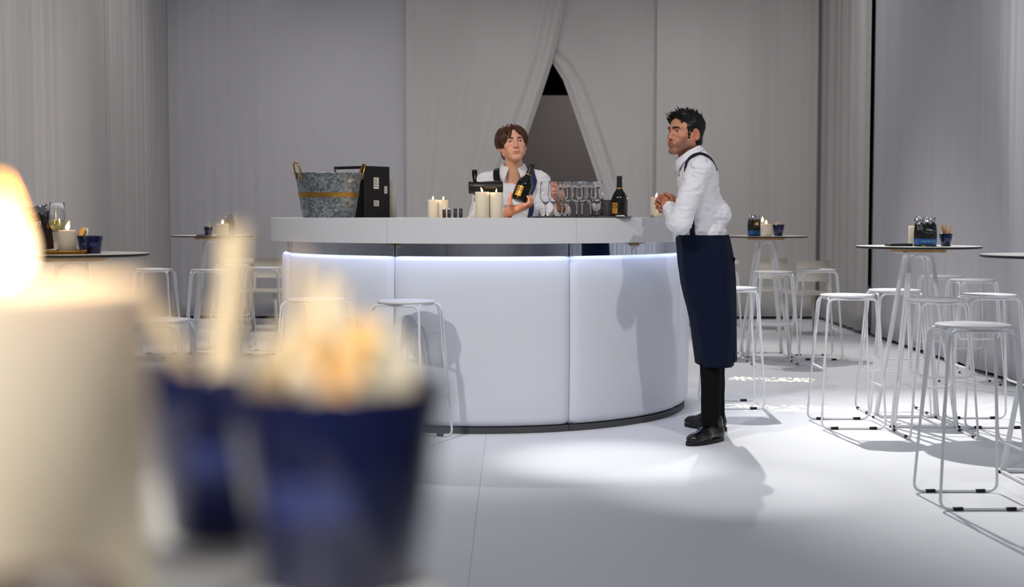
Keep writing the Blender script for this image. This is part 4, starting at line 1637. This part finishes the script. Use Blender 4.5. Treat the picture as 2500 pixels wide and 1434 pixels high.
def ribbon(name, guess, width, m, parent, bvh, off=0.004, thick=0.0025, n=40):
    pts = []
    g = [Vector(q) for q in guess]
    # Catmull-Rom resample
    for i in range(len(g) - 1):
        p0, p1, p2, p3 = g[max(i - 1, 0)], g[i], g[i + 1], g[min(i + 2, len(g) - 1)]
        for q in range(8):
            t = q / 8
            pts.append(0.5 * ((2 * p1) + (p2 - p0) * t + (2 * p0 - 5 * p1 + 4 * p2 - p3) * t * t + (3 * p1 - p0 - 3 * p2 + p3) * t ** 3))
    pts.append(g[-1])
    P, N = [], []
    for p in pts:
        l, nr, _, _ = bvh.find_nearest(p)
        P.append(l)
        N.append(nr)
    for _ in range(3):
        P = [P[0]] + [(P[i - 1] + P[i] * 2 + P[i + 1]) / 4 for i in range(1, len(P) - 1)] + [P[-1]]
        N = [N[0]] + [(N[i - 1] + N[i] * 2 + N[i + 1]).normalized() for i in range(1, len(N) - 1)] + [N[-1]]
    vs, fs = [], []
    for i, p in enumerate(P):
        t = (P[min(i + 1, len(P) - 1)] - P[max(i - 1, 0)]).normalized()
        sd = N[i].cross(t).normalized()
        for s in (-1, -0.33, 0.33, 1):
            q = p + sd * (s * width / 2)
            l, nr, _, _ = bvh.find_nearest(q + N[i] * 0.01)
            e = (q - l).dot(N[i])
            q = q + N[i] * (max(0, -e) + off)
            vs.append(q)
    for i in range(len(P) - 1):
        for s in range(3):
            fs.append((i * 4 + s, i * 4 + s + 1, i * 4 + s + 5, i * 4 + s + 4))
    o = mesh(name, vs, fs, m, parent)
    o.modifiers.new('thick', 'SOLIDIFY').thickness = thick
    return o


def collar(parent, mtx, r0=0.066, open_deg=14, spread=0.03, stand=0.034, point=0.045, back=0.010, rx=1.0):
    """mtx: origin at the base of the neck, +y towards the chest front, +z up the neck"""
    vs, fs = [], []
    n = 48
    prof = 8
    for i in range(n + 1):
        a = math.radians(open_deg) + (2 * PI - 2 * math.radians(open_deg)) * i / n
        fr = max(0.0, math.cos(a))                       # 1 at the front
        e = min(i, n - i) / n                            # 0 at the tips
        tip = max(0.0, 1 - e / 0.17)
        hb = stand + back * (1 - fr)
        dirv = Vector((math.sin(a) * rx, math.cos(a), 0))
        sgn = 1 if i < n / 2 else -1
        drop = 0.030 + point * tip ** 1.2
        fall_out = 0.013 + 0.020 * tip
        side = Vector((sgn, 0, 0)) * spread * tip
        pts = [dirv * (r0 + 0.003) + Vector((0, 0, -0.012)), dirv * r0 + Vector((0, 0, hb * 0.5)), dirv * (r0 - 0.001) + Vector((0, 0, hb)),
               dirv * (r0 + 0.003) + Vector((0, 0, hb + 0.003)), dirv * (r0 + 0.008) + Vector((0, 0, hb)),
               dirv * (r0 + 0.008 + fall_out * 0.4) + side * 0.4 + Vector((0, 0, hb - drop * 0.4)),
               dirv * (r0 + 0.008 + fall_out * 0.75) + side * 0.75 + Vector((0, 0, hb - drop * 0.75)),
               dirv * (r0 + 0.008 + fall_out) + side + Vector((0, 0, hb - drop))]
        vs += [mtx @ q for q in pts]
    for i in range(n):
        for q in range(prof - 1):
            fs.append((i * prof + q, i * prof + q + 1, (i + 1) * prof + q + 1, (i + 1) * prof + q))
    o = mesh('collar', vs, fs, M['shirt'], parent)
    o.modifiers.new('thick', 'SOLIDIFY').thickness = 0.0025
    return o


def ang(head_loc, yaw, pitch, roll):
    """head matrix; yaw 0 looks along +Y, positive turns counter-clockwise from above"""
    return Matrix.Translation(head_loc) @ Matrix.Rotation(yaw, 4, 'Z') @ Matrix.Rotation(pitch, 4, 'X') @ Matrix.Rotation(roll, 4, 'Y')


# ================================================================== the standing waiter
YM = 7.45
wm = thing('person', 'person in white shirt and long navy apron standing at the bar, hands clasped', 'person', (1.08, 7.48, 0))
INV = Matrix.Translation((-1.08, -7.48, 0))


def child_fix(root):
    """children were built in world space: keep them there"""
    inv = Matrix.Translation(-Vector(root.location))
    for c in root.children:
        c.matrix_parent_inverse = inv


SK_M = (196, 136, 106)
pm = dict(skin=SK_M, lip=(150, 84, 74), blush=(198, 104, 82), stubble=(104, 78, 66), hair=M['hair_black'], jaw=1.0, chin=0.006, brow=1.2, brow_w=0.0046, eye_open=0.0052,
          frown=0.004, gaze=(0.05, 0.05), neck=((0, -0.022, -0.07), (0, -0.075, -0.205), 0.056, 0.062))
hm = ang(at(1672, 325, YM), math.radians(90 + 32), math.radians(5), 0.0)
parts_m = [build_head(wm, pm, hm)]

# clasped hands
A = lambda px, py, y: tuple(at(px, py, y))
left = dict(w=A(1641, 508, 7.40))
Lk = [A(1625, 485, 7.44), A(1620, 491, 7.425), A(1618, 499, 7.415), A(1619, 507, 7.41)]
Rk = [A(1626, 480, 7.505), A(1622, 487, 7.515), A(1622, 496, 7.515), A(1626, 504, 7.505)]
Rw = A(1654, 494, 7.51)
chains = [
    [(Lk[0], .0095), (A(1612, 483, 7.475), .0088), (A(1613, 486, 7.51), .0075)],
    [(Lk[1], .0098), (A(1607, 490, 7.465), .0090), (A(1608, 493, 7.51), .0078)],
    [(Lk[2], .0095), (A(1606, 500, 7.455), .0086), (A(1608, 503, 7.50), .0075)],
    [(Lk[3], .0085), (A(1609, 511, 7.445), .0076), (A(1611, 513, 7.48), .0066)],
    [(A(1641, 496, 7.42), .0125), (A(1640, 483, 7.43), .0112), (A(1630, 475, 7.445), .0098), (A(1623, 473, 7.46), .0082)],
    [(Rk[0], .0095), (A(1610, 479, 7.485), .0090), (A(1605, 487, 7.445), .0082), (A(1611, 493, 7.412), .0072)],
    [(Rk[1], .0098), (A(1605, 488, 7.485), .0092), (A(1601, 497, 7.44), .0084), (A(1609, 503, 7.402), .0074)],
    [(Rk[2], .0095), (A(1606, 500, 7.48), .0088), (A(1604, 508, 7.435), .0080), (A(1612, 513, 7.398), .0070)],
    [(Rk[3], .0085), (A(1611, 511, 7.47), .0080), (A(1611, 518, 7.43), .0072), (A(1618, 519, 7.40), .0064)],
    [(A(1646, 484, 7.50), .0120), (A(1636, 478, 7.49), .0108), (A(1628, 478, 7.475), .0090)]]
palm = [(left['w'], k, .021, .0125) for k in Lk] + [(Rw, k, .021, .0125) for k in Rk] + [(left['w'], A(1640, 497, 7.42), .02, .015), (Rw, A(1646, 486, 7.50), .02, .014),
        (A(1650, 520, 7.36), left['w'], .027, .022), (A(1664, 505, 7.55), Rw, .027, .022)]
parts_m.append(hand_geo(chains, palm, (176, 112, 84), left['w']))
Es, En = A(1664, 546, 7.22), A(1676, 540, 7.68)
parts_m.append(limb_geo([A(1706, 420, 7.27), Es, A(1650, 520, 7.36)], [.045, .038, .026], SK_M))
parts_m.append(limb_geo([A(1692, 420, 7.64), En, A(1664, 505, 7.55)], [.045, .038, .026], SK_M))
parts_m.append(limb_geo([A(1694, 385, YM), A(1710, 440, YM), A(1716, 560, YM), A(1720, 620, YM)], [.06, .09, .09, .09], SK_M))
v, f, c = merge_skin(parts_m)
np_mesh('body', v, f, M['skin'], wm, c)

# shirt
f = Field((0.70, 7.05, 1.06), (1.42, 7.86, 1.62), 0.0055)
f.el(A(1703, 448, YM), (0.108, 0.178, 0.165), 0.03)
f.el(A(1712, 520, YM), (0.120, 0.158, 0.15), 0.05)
f.el(A(1715, 572, YM), (0.126, 0.152, 0.09), 0.04)
f.el(A(1752, 522, 7.44), (0.068, 0.125, 0.066), 0.03)
f.rc(A(1700, 392, YM), A(1708, 416, 7.275), 0.058, 0.064, 0.035)
f.rc(A(1698, 392, YM), A(1694, 416, 7.63), 0.058, 0.064, 0.035)
f.rc(A(1702, 426, 7.275), A(1662, 546, 7.215), 0.064, 0.052, 0.007)
f.rc(A(1664, 546, 7.215), A(1636, 512, 7.385), 0.054, 0.040, 0.02)
f.el(A(1652, 545, 7.25), (0.052, 0.05, 0.042), 0.02)
f.rc(A(1692, 424, 7.64), A(1676, 540, 7.69), 0.066, 0.053, 0.012)
f.rc(A(1676, 540, 7.69), A(1660, 500, 7.56), 0.054, 0.043, 0.02)
# neck hole, cuffs, waist
f.rc(A(1676, 392, YM), A(1690, 340, YM), 0.052, 0.06, 0.008, True)
wv_, wn_ = Vector(A(1632, 506, 7.41)), (Vector(A(1634, 503, 7.42)) - Vector(A(1664, 546, 7.215))).normalized()
f.rc(wv_ + wn_ * 0.01, wv_ + wn_ * 0.10, 0.034, 0.075, 0.004, True)
wv2, wn2 = Vector(A(1657, 496, 7.545)), (Vector(A(1657, 496, 7.55)) - Vector(A(1676, 540, 7.69))).normalized()
f.rc(wv2 + wn2 * 0.02, wv2 + wn2 * 0.10, 0.036, 0.06, 0.004, True)
f.cut(A(1716, 600, YM), (0, 0, -1))
vs, fs = f.surface()
vs = wrinkle(vs, fs, 0.014, 7, 1, (1, 1, 0.9), 0.6)
vs = wrinkle(vs, fs, 0.008, 15, 2, (0.8, 0.8, 1.7), 0.7)
np_mesh('shirt', vs, fs, M['shirt'], wm)
bv = bvh_of(vs, fs)
cm = Matrix.Translation(at(1688, 393, YM)) @ Matrix.Rotation(PI / 2, 4, 'Z') @ Matrix.Rotation(math.radians(-27), 4, 'X')
collar(wm, cm, 0.070, 9, 0.004, 0.040, 0.034, 0.014)
f = Field((0.70, 7.05, 1.06), (1.42, 7.86, 1.62), 0.008)       # torso without sleeves: the straps pass under the arms
f.el(A(1703, 448, YM), (0.108, 0.178, 0.165), 0.03)
f.el(A(1712, 520, YM), (0.120, 0.158, 0.15), 0.05)
f.el(A(1715, 572, YM), (0.126, 0.152, 0.09), 0.04)
f.el(A(1752, 522, 7.44), (0.068, 0.125, 0.066), 0.03)
f.rc(A(1700, 392, YM), A(1708, 416, 7.275), 0.058, 0.064, 0.035)
f.rc(A(1698, 392, YM), A(1694, 416, 7.63), 0.058, 0.064, 0.035)
tbv = bvh_of(*f.surface())
for q in ([A(1684, 590, 7.285), A(1680, 548, 7.29), A(1674, 490, 7.30), A(1674, 440, 7.31), A(1682, 410, 7.325), A(1694, 397, 7.335), A(1714, 388, 7.35), A(1735, 404, 7.40), A(1757, 437, 7.50), A(1768, 500, 7.55), A(1766, 580, 7.55)],
          [A(1672, 584, 7.62), A(1668, 440, 7.60), A(1690, 394, 7.57), A(1718, 384, 7.55), A(1738, 402, 7.53), A(1757, 437, 7.52), A(1765, 470, 7.54)]):
    ribbon('suspender', q, 0.030, M['strap_dark'], wm, tbv, 0.0062)
for px, py, y in ((1652, 404, 7.44), (1656, 428, 7.42), (1656, 572, 7.40)):
    l, nr, _, _ = bv.find_nearest(at(px, py, y))
    g = xf(lathe([(0, 0.003), (0.0048, 0.002), (0.0052, -0.002), (0, -0.002)], 12), Matrix.Translation(l + nr * 0.002) @ Vector((0, 0, 1)).rotation_difference(nr).to_matrix().to_4x4())
    mesh('button', *g, M['button_dark'], wm)


# apron: stacked rings
def loft(rows, n=56, fold=0.0, seed=0, a_from=0.0, a_to=2 * PI, flat_front=0.0):
    """rows: (cx, cy, rx, ry, z)"""
    vs, fs = [], []
    closed = abs(a_to - a_from - 2 * PI) < 1e-6
    m = n if closed else n + 1
    for j, (cx, cy, rx, ry, z) in enumerate(rows):
        for i in range(m):
            a = a_from + (a_to - a_from) * i / n
            ca, sa = math.cos(a), math.sin(a)
            pw = 0.85
            x = math.copysign(abs(ca) ** pw, ca) * rx
            y = math.copysign(abs(sa) ** pw, sa) * ry
            q = fold * noise.noise(Vector((math.cos(a) * 2.2 + seed, math.sin(a) * 2.2, z * 1.6))) * min(1, j / 4) \
                + fold * 0.5 * noise.noise(Vector((math.cos(a) * 5 + seed, math.sin(a) * 5, z * 3))) 
            L = math.hypot(x, y)
            vs.append((cx + x * (1 + q / L), cy + y * (1 + q / L), z))
    for j in range(len(rows) - 1):
        for i in range(n):
            k = (i + 1) % m if closed else i + 1
            fs.append((j * m + i, j * m + k, (j + 1) * m + k, (j + 1) * m + i))
    return vs, fs


def ap_row(py, xl, xr, ry, yc=YM):
    a, b = at(xl, py, yc), at(xr, py, yc)
    return ((a.x + b.x) / 2, yc, (b.x - a.x) / 2, ry, a.z)


keys = [(574, 1656, 1775, .160), (582, 1655, 1777, .163), (600, 1657, 1780, .172), (640, 1661, 1786, .182), (690, 1668, 1788, .184), (750, 1680, 1788, .186),
        (810, 1690, 1787, .186), (860, 1698, 1786, .186), (890, 1702, 1785, .186)]
rows = []
for (p0, l0, r0, d0), (p1, l1, r1, d1) in zip(keys[:-1], keys[1:]):
    for q in range(3):
        t = q / 3
        rows.append(ap_row(p0 + (p1 - p0) * t, l0 + (l1 - l0) * t, r0 + (r1 - r0) * t, d0 + (d1 - d0) * t))
rows.append(ap_row(*keys[-1]))
vs, fs = loft(rows, 64, 0.018, 3, math.radians(20), math.radians(385))
ap = mesh('apron', vs, fs, M['navy'], wm)
ap.modifiers.new('thick', 'SOLIDIFY').thickness = 0.003
vs, fs = loft([(r[0] + 0.006 + 0.018 * (i / len(rows)), r[1] + 0.03, r[2] + 0.004, r[3] - 0.03, r[4] + 0.022 * (i / len(rows))) for i, r in enumerate(rows)], 20, 0.006, 7, math.radians(-52), math.radians(40))
fp_ = mesh('apron_flap', vs, fs, M['navy'], wm)
fp_.modifiers.new('thick', 'SOLIDIFY').thickness = 0.003
wb = loft([(rows[1][0], rows[1][1], rows[1][2] + 0.003, rows[1][3] + 0.003, rows[0][4] - 0.002), (rows[3][0], rows[3][1], rows[3][2] + 0.004, rows[3][3] + 0.004, rows[3][4] - 0.004)], 64)
tie = at(1788, 634, 7.40)
mesh('apron_tie', *join(xf(box(0.030, 0.020, 0.026, (0, 0, 0), 0.006), Matrix.Translation(tie) @ Matrix.Rotation(0.3, 4, 'Y')),
                        tube([tie + Vector((-0.012, 0, -0.006)), tie + Vector((-0.02, -0.01, -0.05)), tie + Vector((-0.018, -0.012, -0.10))], [0.006, 0.007, 0.005], 8, flat=(1, 0.4))), M['trousers'], wm)

# trousers
f = Field((0.85, 7.15, 0.02), (1.36, 7.80, 1.08), 0.006)
f.el(A(1718, 610, YM), (0.118, 0.150, 0.12), 0.03)
f.rc(A(1722, 640, 7.39), A(1736, 840, 7.375), 0.086, 0.062, 0.02)
f.rc(A(1736, 840, 7.375), A(1734, 1040, 7.31), 0.062, 0.048, 0.02)
f.rc(A(1726, 640, 7.54), A(1742, 840, 7.56), 0.088, 0.064, 0.02)
f.rc(A(1742, 840, 7.56), A(1747, 1030, 7.66), 0.064, 0.048, 0.02)
vs, fs = f.surface()
vs = wrinkle(vs, fs, 0.008, 9, 5, (1, 1, 0.5), 0.5)
np_mesh('trousers', vs, fs, M['trousers'], wm)


def shoe(root, heel, toe):
    heel, toe = Vector((heel[0], heel[1], 0)), Vector((toe[0], toe[1], 0))
    d = (toe - heel)
    L = 0.292
    yaw = math.atan2(d.y, d.x)
    mid = (heel + toe) / 2
    org = mid - d.normalized() * L / 2
    mt = Matrix.Translation(org) @ Matrix.Rotation(yaw, 4, 'Z')
    f = Field((-0.03, -0.07, -0.005), (0.32, 0.07, 0.14), 0.004)
    f.rc((0.045, 0, 0.045), (0.16, 0, 0.045), 0.036, 0.040, 0.02)
    f.rc((0.16, 0.004, 0.040), (0.245, 0.004, 0.032), 0.043, 0.032, 0.02)
    f.rc((0.045, 0, 0.05), (0.055, 0, 0.115), 0.037, 0.036, 0.02)
    f.el((0.235, 0.003, 0.034), (0.052, 0.042, 0.022), 0.02)
    f.rc((0.10, 0, 0.082), (0.17, 0, 0.062), 0.022, 0.018, 0.02)
    f.cut((0, 0, 0.018), (0, 0, -1))
    vs, fs = f.surface()
    R = np.array(mt.to_3x3())
    o = np_mesh('shoe', vs @ R.T + np.array(mt.translation), fs, M['shoe'], root)
    out = []
    for i in range(36):
        a = 2 * PI * i / 36
        ca, sa = math.cos(a), math.sin(a)
        u = 0.145 + 0.148 * math.copysign(abs(ca) ** 0.8, ca)
        w = (0.036 + 0.012 * math.sin(PI * min(1, max(0, (u - 0.02) / 0.32)))) * math.copysign(abs(sa) ** 0.75, sa)
        out.append((u, w))
    g = prism([(out, 0.0), (out, 0.020), ([(u * 0.985 + 0.002, w * 0.95) for u, w in out], 0.023)])
    so = mesh('sole', *xf(g, mt), M['sole'], root, False)
    lc_ = [mt @ Vector((0.150 - 0.02 * i, s * 0.018, 0.079 + 0.008 * i)) for i in range(3) for s in (-1, 1)]
    for i in range(3):
        q = tube([lc_[2 * i], (lc_[2 * i] + lc_[2 * i + 1]) / 2 + Vector((0, 0, 0.007)), lc_[2 * i + 1]], 0.0025, 6)
        mesh('shoelace', *q, M['trousers'], root)


shoe(wm, (1.135, 7.335), (0.955, 7.17))
shoe(wm, (1.205, 7.66), (1.03, 7.84))

# hair of the waiter
f = Field((-0.11, -0.14, -0.12), (0.11, 0.13, 0.15), 0.003)
f.el((0, -0.024, 0.044), (0.0825, 0.0955, 0.083), 0.01)
f.rc((-0.045, 0.045, 0.088), (0.045, 0.045, 0.088), 0.026, 0.026, 0.03)
f.el((0, -0.062, -0.03), (0.060, 0.043, 0.07), 0.02)
for s in (-1, 1):
    f.el((s * 0.0600, -0.012, 0.004), (0.0145, 0.060, 0.050), 0.015)
f.el((0, 0.125, -0.030), (0.12, 0.115, 0.101), 0.005, True)
for s in (-1, 1):
    f.el((s * 0.085, 0.030, -0.090), (0.045, 0.07, 0.050), 0.006, True)
    f.el((s * 0.086, -0.016, -0.030), (0.020, 0.013, 0.028), 0.004, True)
f.cut((0, -0.06, -0.085), (0, 0.3, -1))
vs, fs = f.surface()
vs = wrinkle(vs, fs, 0.006, 60, 3, (1, 1, 0.5), 0.6)
R = np.array(hm.to_3x3())
np_mesh('hair', vs @ R.T + np.array(hm.translation), fs, M['hair_black'], wm)
rn = random.Random(5)
geo = []
for i in range(300):
    x = rn.uniform(-0.058, 0.058)
    y = rn.uniform(-0.07, 0.075)
    zz = 0.128 * math.sqrt(max(0.05, 1 - (x / 0.092) ** 2 - ((y + 0.018) / 0.125) ** 2))
    r0 = Vector((x, y, 0.0 + zz * 0.93))
    fwd = 0.55 + 0.5 * (y > 0.02)
    d = Vector((x * 3 + rn.uniform(-0.5, 0.5), fwd + rn.uniform(-0.7, 0.5), 0.75 + rn.uniform(-0.3, 0.4))).normalized()
    L = rn.uniform(0.022, 0.046) * (1.25 if y > 0.03 else 1.0)
    cv = Vector((rn.uniform(-0.5, 0.5), rn.uniform(-0.3, 0.6), rn.uniform(-0.9, 0.1)))
    path = [r0 - d * 0.01 + d * L * t + cv * L * t * t * 0.5 for t in (0, 0.35, 0.7, 1.0)]
    geo.append(lock(path, rn.uniform(0.0028, 0.0055), 0.1, 0.6))
g = join(*geo)
mesh('hair_tufts', *xf(g, hm), M['hair_black'], wm)
child_fix(wm)

# ================================================================== the bartender
YT = 8.40
bt = thing('person', 'person in white shirt and suspenders behind the bar holding a bottle', 'person', (0.0, 8.42, 0))
SK_B = (224, 170, 142)
pb = dict(skin=SK_B, lip=(186, 112, 102), blush=(222, 140, 116), hair=M['hair_brown'], jaw=0.93, chin=0.0, brow=1.15, brow_w=0.0034, eye_open=0.0046, frown=0.002,
          gaze=(0.12, -0.10), neck=((0, -0.022, -0.07), (0, -0.080, -0.215), 0.052, 0.056), chest=((0, -0.128, -0.300), (0.130, 0.070, 0.10)))
hb_ = ang(at(1252, 351, YT - 0.05), math.radians(180 + 10), math.radians(9), math.radians(4))
parts_b = [build_head(bt, pb, hb_)]
# right hand cradling the bottle foot
W1 = A(1246, 515, 7.985)
K = [A(1282, 501, 7.885), A(1284, 504, 7.915), A(1282, 507, 7.945), A(1277, 510, 7.97)]
chains = [[(K[0], .0100), (A(1292, 496, 7.875), .0094), (A(1292, 485, 7.882), .0086), (A(1288, 480, 7.892), .0074)],
          [(K[1], .0102), (A(1297, 498, 7.910), .0096), (A(1299, 487, 7.918), .0088), (A(1295, 480, 7.925), .0076)],
          [(K[2], .0098), (A(1296, 501, 7.945), .0092), (A(1299, 491, 7.955), .0084), (A(1296, 484, 7.96), .0072)],
          [(K[3], .0088), (A(1290, 506, 7.97), .0080), (A(1295, 497, 7.985), .0072), (A(1294, 491, 7.99), .0064)],
          [(A(1250, 508, 7.93), .0135), (A(1246, 497, 7.895), .0118), (A(1245, 484, 7.888), .0100), (A(1248, 474, 7.892), .0084)]]
palm = [(W1, k, .024, .014) for k in K] + [(W1, A(1251, 506, 7.935), .024, .016), (A(1262, 511, 7.92), A(1274, 507, 7.93), .016, .016), (A(1238, 522, 8.03), W1, .030, .025)]
parts_b.append(hand_geo(chains, palm, (226, 160, 128), W1))
# left hand closed round a stem
W2 = A(1368, 503, 8.10)
K = [A(1371, 470, 8.07), A(1373, 477, 8.065), A(1373, 484, 8.065), A(1372, 490, 8.07)]
chains = [[(K[0], .0098), (A(1356, 464, 8.035), .0092), (A(1347, 467, 8.05), .0084), (A(1351, 471, 8.075), .0072)],
          [(K[1], .0100), (A(1356, 472, 8.025), .0094), (A(1347, 475, 8.045), .0086), (A(1352, 479, 8.07), .0074)],
          [(K[2], .0096), (A(1358, 480, 8.025), .0090), (A(1349, 483, 8.045), .0082), (A(1354, 486, 8.07), .0070)],
          [(K[3], .0086), (A(1360, 488, 8.035), .0080), (A(1352, 490, 8.05), .0072), (A(1357, 492, 8.07), .0062)],
          [(A(1366, 488, 8.09), .0125), (A(1360, 472, 8.10), .0112), (A(1353, 463, 8.085), .0098), (A(1347, 459, 8.07), .0082)]]
palm = [(W2, k, .022, .0125) for k in K] + [(W2, A(1366, 488, 8.09), .022, .014), (A(1374, 516, 8.14), W2, .029, .023)]
parts_b.append(hand_geo(chains, palm, (230, 170, 144), W2))
parts_b.append(limb_geo([A(1186, 450, 8.42), A(1166, 540, 8.36), A(1238, 522, 8.03)], [.045, .038, .028], SK_B))
parts_b.append(limb_geo([A(1318, 450, 8.42), A(1352, 545, 8.36), A(1374, 516, 8.14)], [.045, .038, .028], SK_B))
parts_b.append(limb_geo([A(1252, 430, 8.42), A(1250, 560, 8.43), A(1250, 660, 8.43)], [.06, .09, .09], SK_B))
v, q, c = merge_skin(parts_b)
np_mesh('body', v, q, M['skin'], bt, c)

f = Field((-0.36, 7.98, 0.92), (0.42, 8.64, 1.56), 0.0055)
f.el(A(1251, 500, 8.43), (0.178, 0.120, 0.170), 0.03)
f.el(A(1250, 590, 8.43), (0.160, 0.116, 0.20), 0.05)
f.rc(A(1252, 430, 8.43), A(1187, 447, 8.43), 0.060, 0.062, 0.03)
f.rc(A(1252, 430, 8.43), A(1317, 444, 8.43), 0.060, 0.062, 0.03)
f.rc(A(1184, 452, 8.43), A(1163, 538, 8.37), 0.064, 0.052, 0.015)
f.rc(A(1163, 538, 8.37), A(1234, 519, 8.06), 0.052, 0.043, 0.02)
f.rc(A(1320, 449, 8.43), A(1350, 543, 8.37), 0.064, 0.052, 0.015)
f.rc(A(1350, 543, 8.37), A(1374, 514, 8.15), 0.054, 0.045, 0.02)
f.rc(A(1253, 406, 8.34), A(1257, 437, 8.29), 0.036, 0.008, 0.006, True)
f.rc(A(1253, 425, 8.40), A(1252, 390, 8.42), 0.056, 0.066, 0.008, True)
a_, b_ = Vector(A(1163, 538, 8.37)), Vector(A(1240, 517, 8.03))
u_ = (b_ - a_).normalized()
f.rc(b_ + u_ * 0.03, b_ + u_ * 0.12, 0.034, 0.06, 0.004, True)
a_, b_ = Vector(A(1352, 543, 8.37)), Vector(A(1370, 504, 8.11))
u_ = (b_ - a_).normalized()
f.rc(b_ + u_ * 0.03, b_ + u_ * 0.10, 0.034, 0.06, 0.004, True)
f.cut((0, 8.4, 0.95), (0, 0, -1))
vs, fs = f.surface()
vs = wrinkle(vs, fs, 0.014, 7, 11, (1, 1, 0.9), 0.6)
vs = wrinkle(vs, fs, 0.007, 15, 12, (0.8, 0.8, 1.4), 0.6)
np_mesh('shirt', vs, fs, M['shirt'], bt)
bv = bvh_of(vs, fs)
cm = Matrix.Translation(at(1253, 419, 8.40)) @ Matrix.Rotation(PI, 4, 'Z') @ Matrix.Rotation(math.radians(-14), 4, 'X')
collar(bt, cm, 0.0595, 20, 0.020, 0.036, 0.050, 0.006, 1.06)
s1 = ribbon('suspender', [A(1222, 418, 8.46), A(1213, 420, 8.40), A(1211, 440, 8.30), A(1211, 480, 8.27), A(1206, 560, 8.28), A(1208, 640, 8.30)], 0.038, M['strap_dark'], bt, bv, 0.004)
s2 = ribbon('suspender', [A(1288, 416, 8.46), A(1296, 420, 8.40), A(1305, 440, 8.30), A(1311, 475, 8.27), A(1306, 530, 8.28), A(1300, 640, 8.30)], 0.034, M['strap'], bt, bv, 0.004)
l, nr, _, _ = bv.find_nearest(at(1311, 478, 8.26))
mesh('suspender_clip', *xf(box(0.038, 0.018, 0.004, (0, 0, 0), 0.001), Matrix.Translation(l + nr * 0.010) @ Vector((0, 0, 1)).rotation_difference(nr).to_matrix().to_4x4()), M['chrome'], s2)
# trousers, hidden by the bar
f = Field((-0.22, 8.25, 0.0), (0.22, 8.62, 1.06), 0.008)
f.el((0, 8.43, 0.94), (0.165, 0.12, 0.13), 0.03)
for s in (-1, 1):
    f.rc((s * 0.085, 8.43, 0.85), (s * 0.09, 8.42, 0.48), 0.085, 0.062, 0.02)
    f.rc((s * 0.09, 8.42, 0.48), (s * 0.09, 8.44, 0.09), 0.062, 0.047, 0.02)
vs, fs = f.surface()
np_mesh('trousers', vs, fs, M['trousers'], bt)
shoe(bt, (-0.09, 8.50), (-0.12, 8.22))
shoe(bt, (0.09, 8.50), (0.12, 8.22))
# wristwatch
wc = (Vector(A(1374, 516, 8.14)) * 0.35 + Vector(W2) * 0.65)
wd = (Vector(W2) - Vector(A(1374, 516, 8.14))).normalized()
Rq = Vector((0, 0, 1)).rotation_difference(wd).to_matrix().to_4x4()
g = lathe([(0.0275, -0.009), (0.0295, -0.009), (0.0295, 0.009), (0.0275, 0.009), (0.0275, -0.009)], 28)
ww = mesh('watch_strap', *xf(g, Matrix.Translation(wc) @ Rq), M['leather'], bt)
cdir = (Vector((-0.1, -1, 0.1)) - wd * Vector((-0.1, -1, 0.1)).dot(wd)).normalized()
g = lathe([(0, 0.004), (0.013, 0.004), (0.015, 0.002), (0.015, -0.004), (0, -0.004)], 20)
mesh('watch_case', *xf(g, Matrix.Translation(wc + cdir * 0.031) @ Vector((0, 0, 1)).rotation_difference(cdir).to_matrix().to_4x4()), M['brass'], ww)

# mop of brown hair, parted near the middle
f = Field((-0.13, -0.15, -0.14), (0.13, 0.14, 0.15), 0.003)
f.el((0, -0.020, 0.026), (0.096, 0.108, 0.094), 0.01)
f.el((0, -0.070, -0.045), (0.066, 0.042, 0.06), 0.02)
f.el((0.0, 0.105, -0.024), (0.073, 0.074, 0.104), 0.008, True)
for s in (-1, 1):
    f.el((s * 0.10, 0.02, -0.085), (0.06, 0.06, 0.06), 0.01, True)
f.rc((0.008, 0.115, 0.05), (0.008, 0.085, 0.085), 0.018, 0.006, 0.006, True)
vs, fs = f.surface()
vs = wrinkle(vs, fs, 0.005, 50, 4, (1.6, 1.6, 0.35), 0.6)
R = np.array(hb_.to_3x3())
np_mesh('hair', vs @ R.T + np.array(hb_.translation), fs, M['hair_brown'], bt)
rn = random.Random(9)
geo = []
for i in range(230):
    az = rn.uniform(-PI, PI)                      # 0 = face front
    aa = abs(az)
    if aa < 0.16:
        continue
    end = 58 + 64 * min(1, max(0, (aa - 0.16) / 0.9)) ** 0.8 + rn.uniform(-7, 7)
    if aa > 2.2:
        end += 14
    if 0.2 < az < 1.0:
        end += 12
    st = rn.uniform(4, 46)
    vol = rn.uniform(0.94, 1.03)
    path = []
    for q in range(7):
        t = q / 6
        th = math.radians(st + (end - st) * t)
        a2 = az * (1 + 0.10 * (1 - t)) + 0.07 * math.sin(3 * t + i)
        tuck = 1.0 - 0.13 * max(0, t - 0.8) / 0.2 * (aa > 0.9)
        r = Vector((0.102 * math.sin(th) * math.sin(a2), 0.111 * math.sin(th) * math.cos(a2), 0.100 * math.cos(th))) * vol * tuck
        path.append(r + Vector((0.004, -0.016, 0.022)))
    geo.append(lock(path, rn.uniform(0.006, 0.011), 0.12, 0.35))
mesh('hair_locks', *xf(join(*geo), hb_), M['hair_brown'], bt)
child_fix(bt)
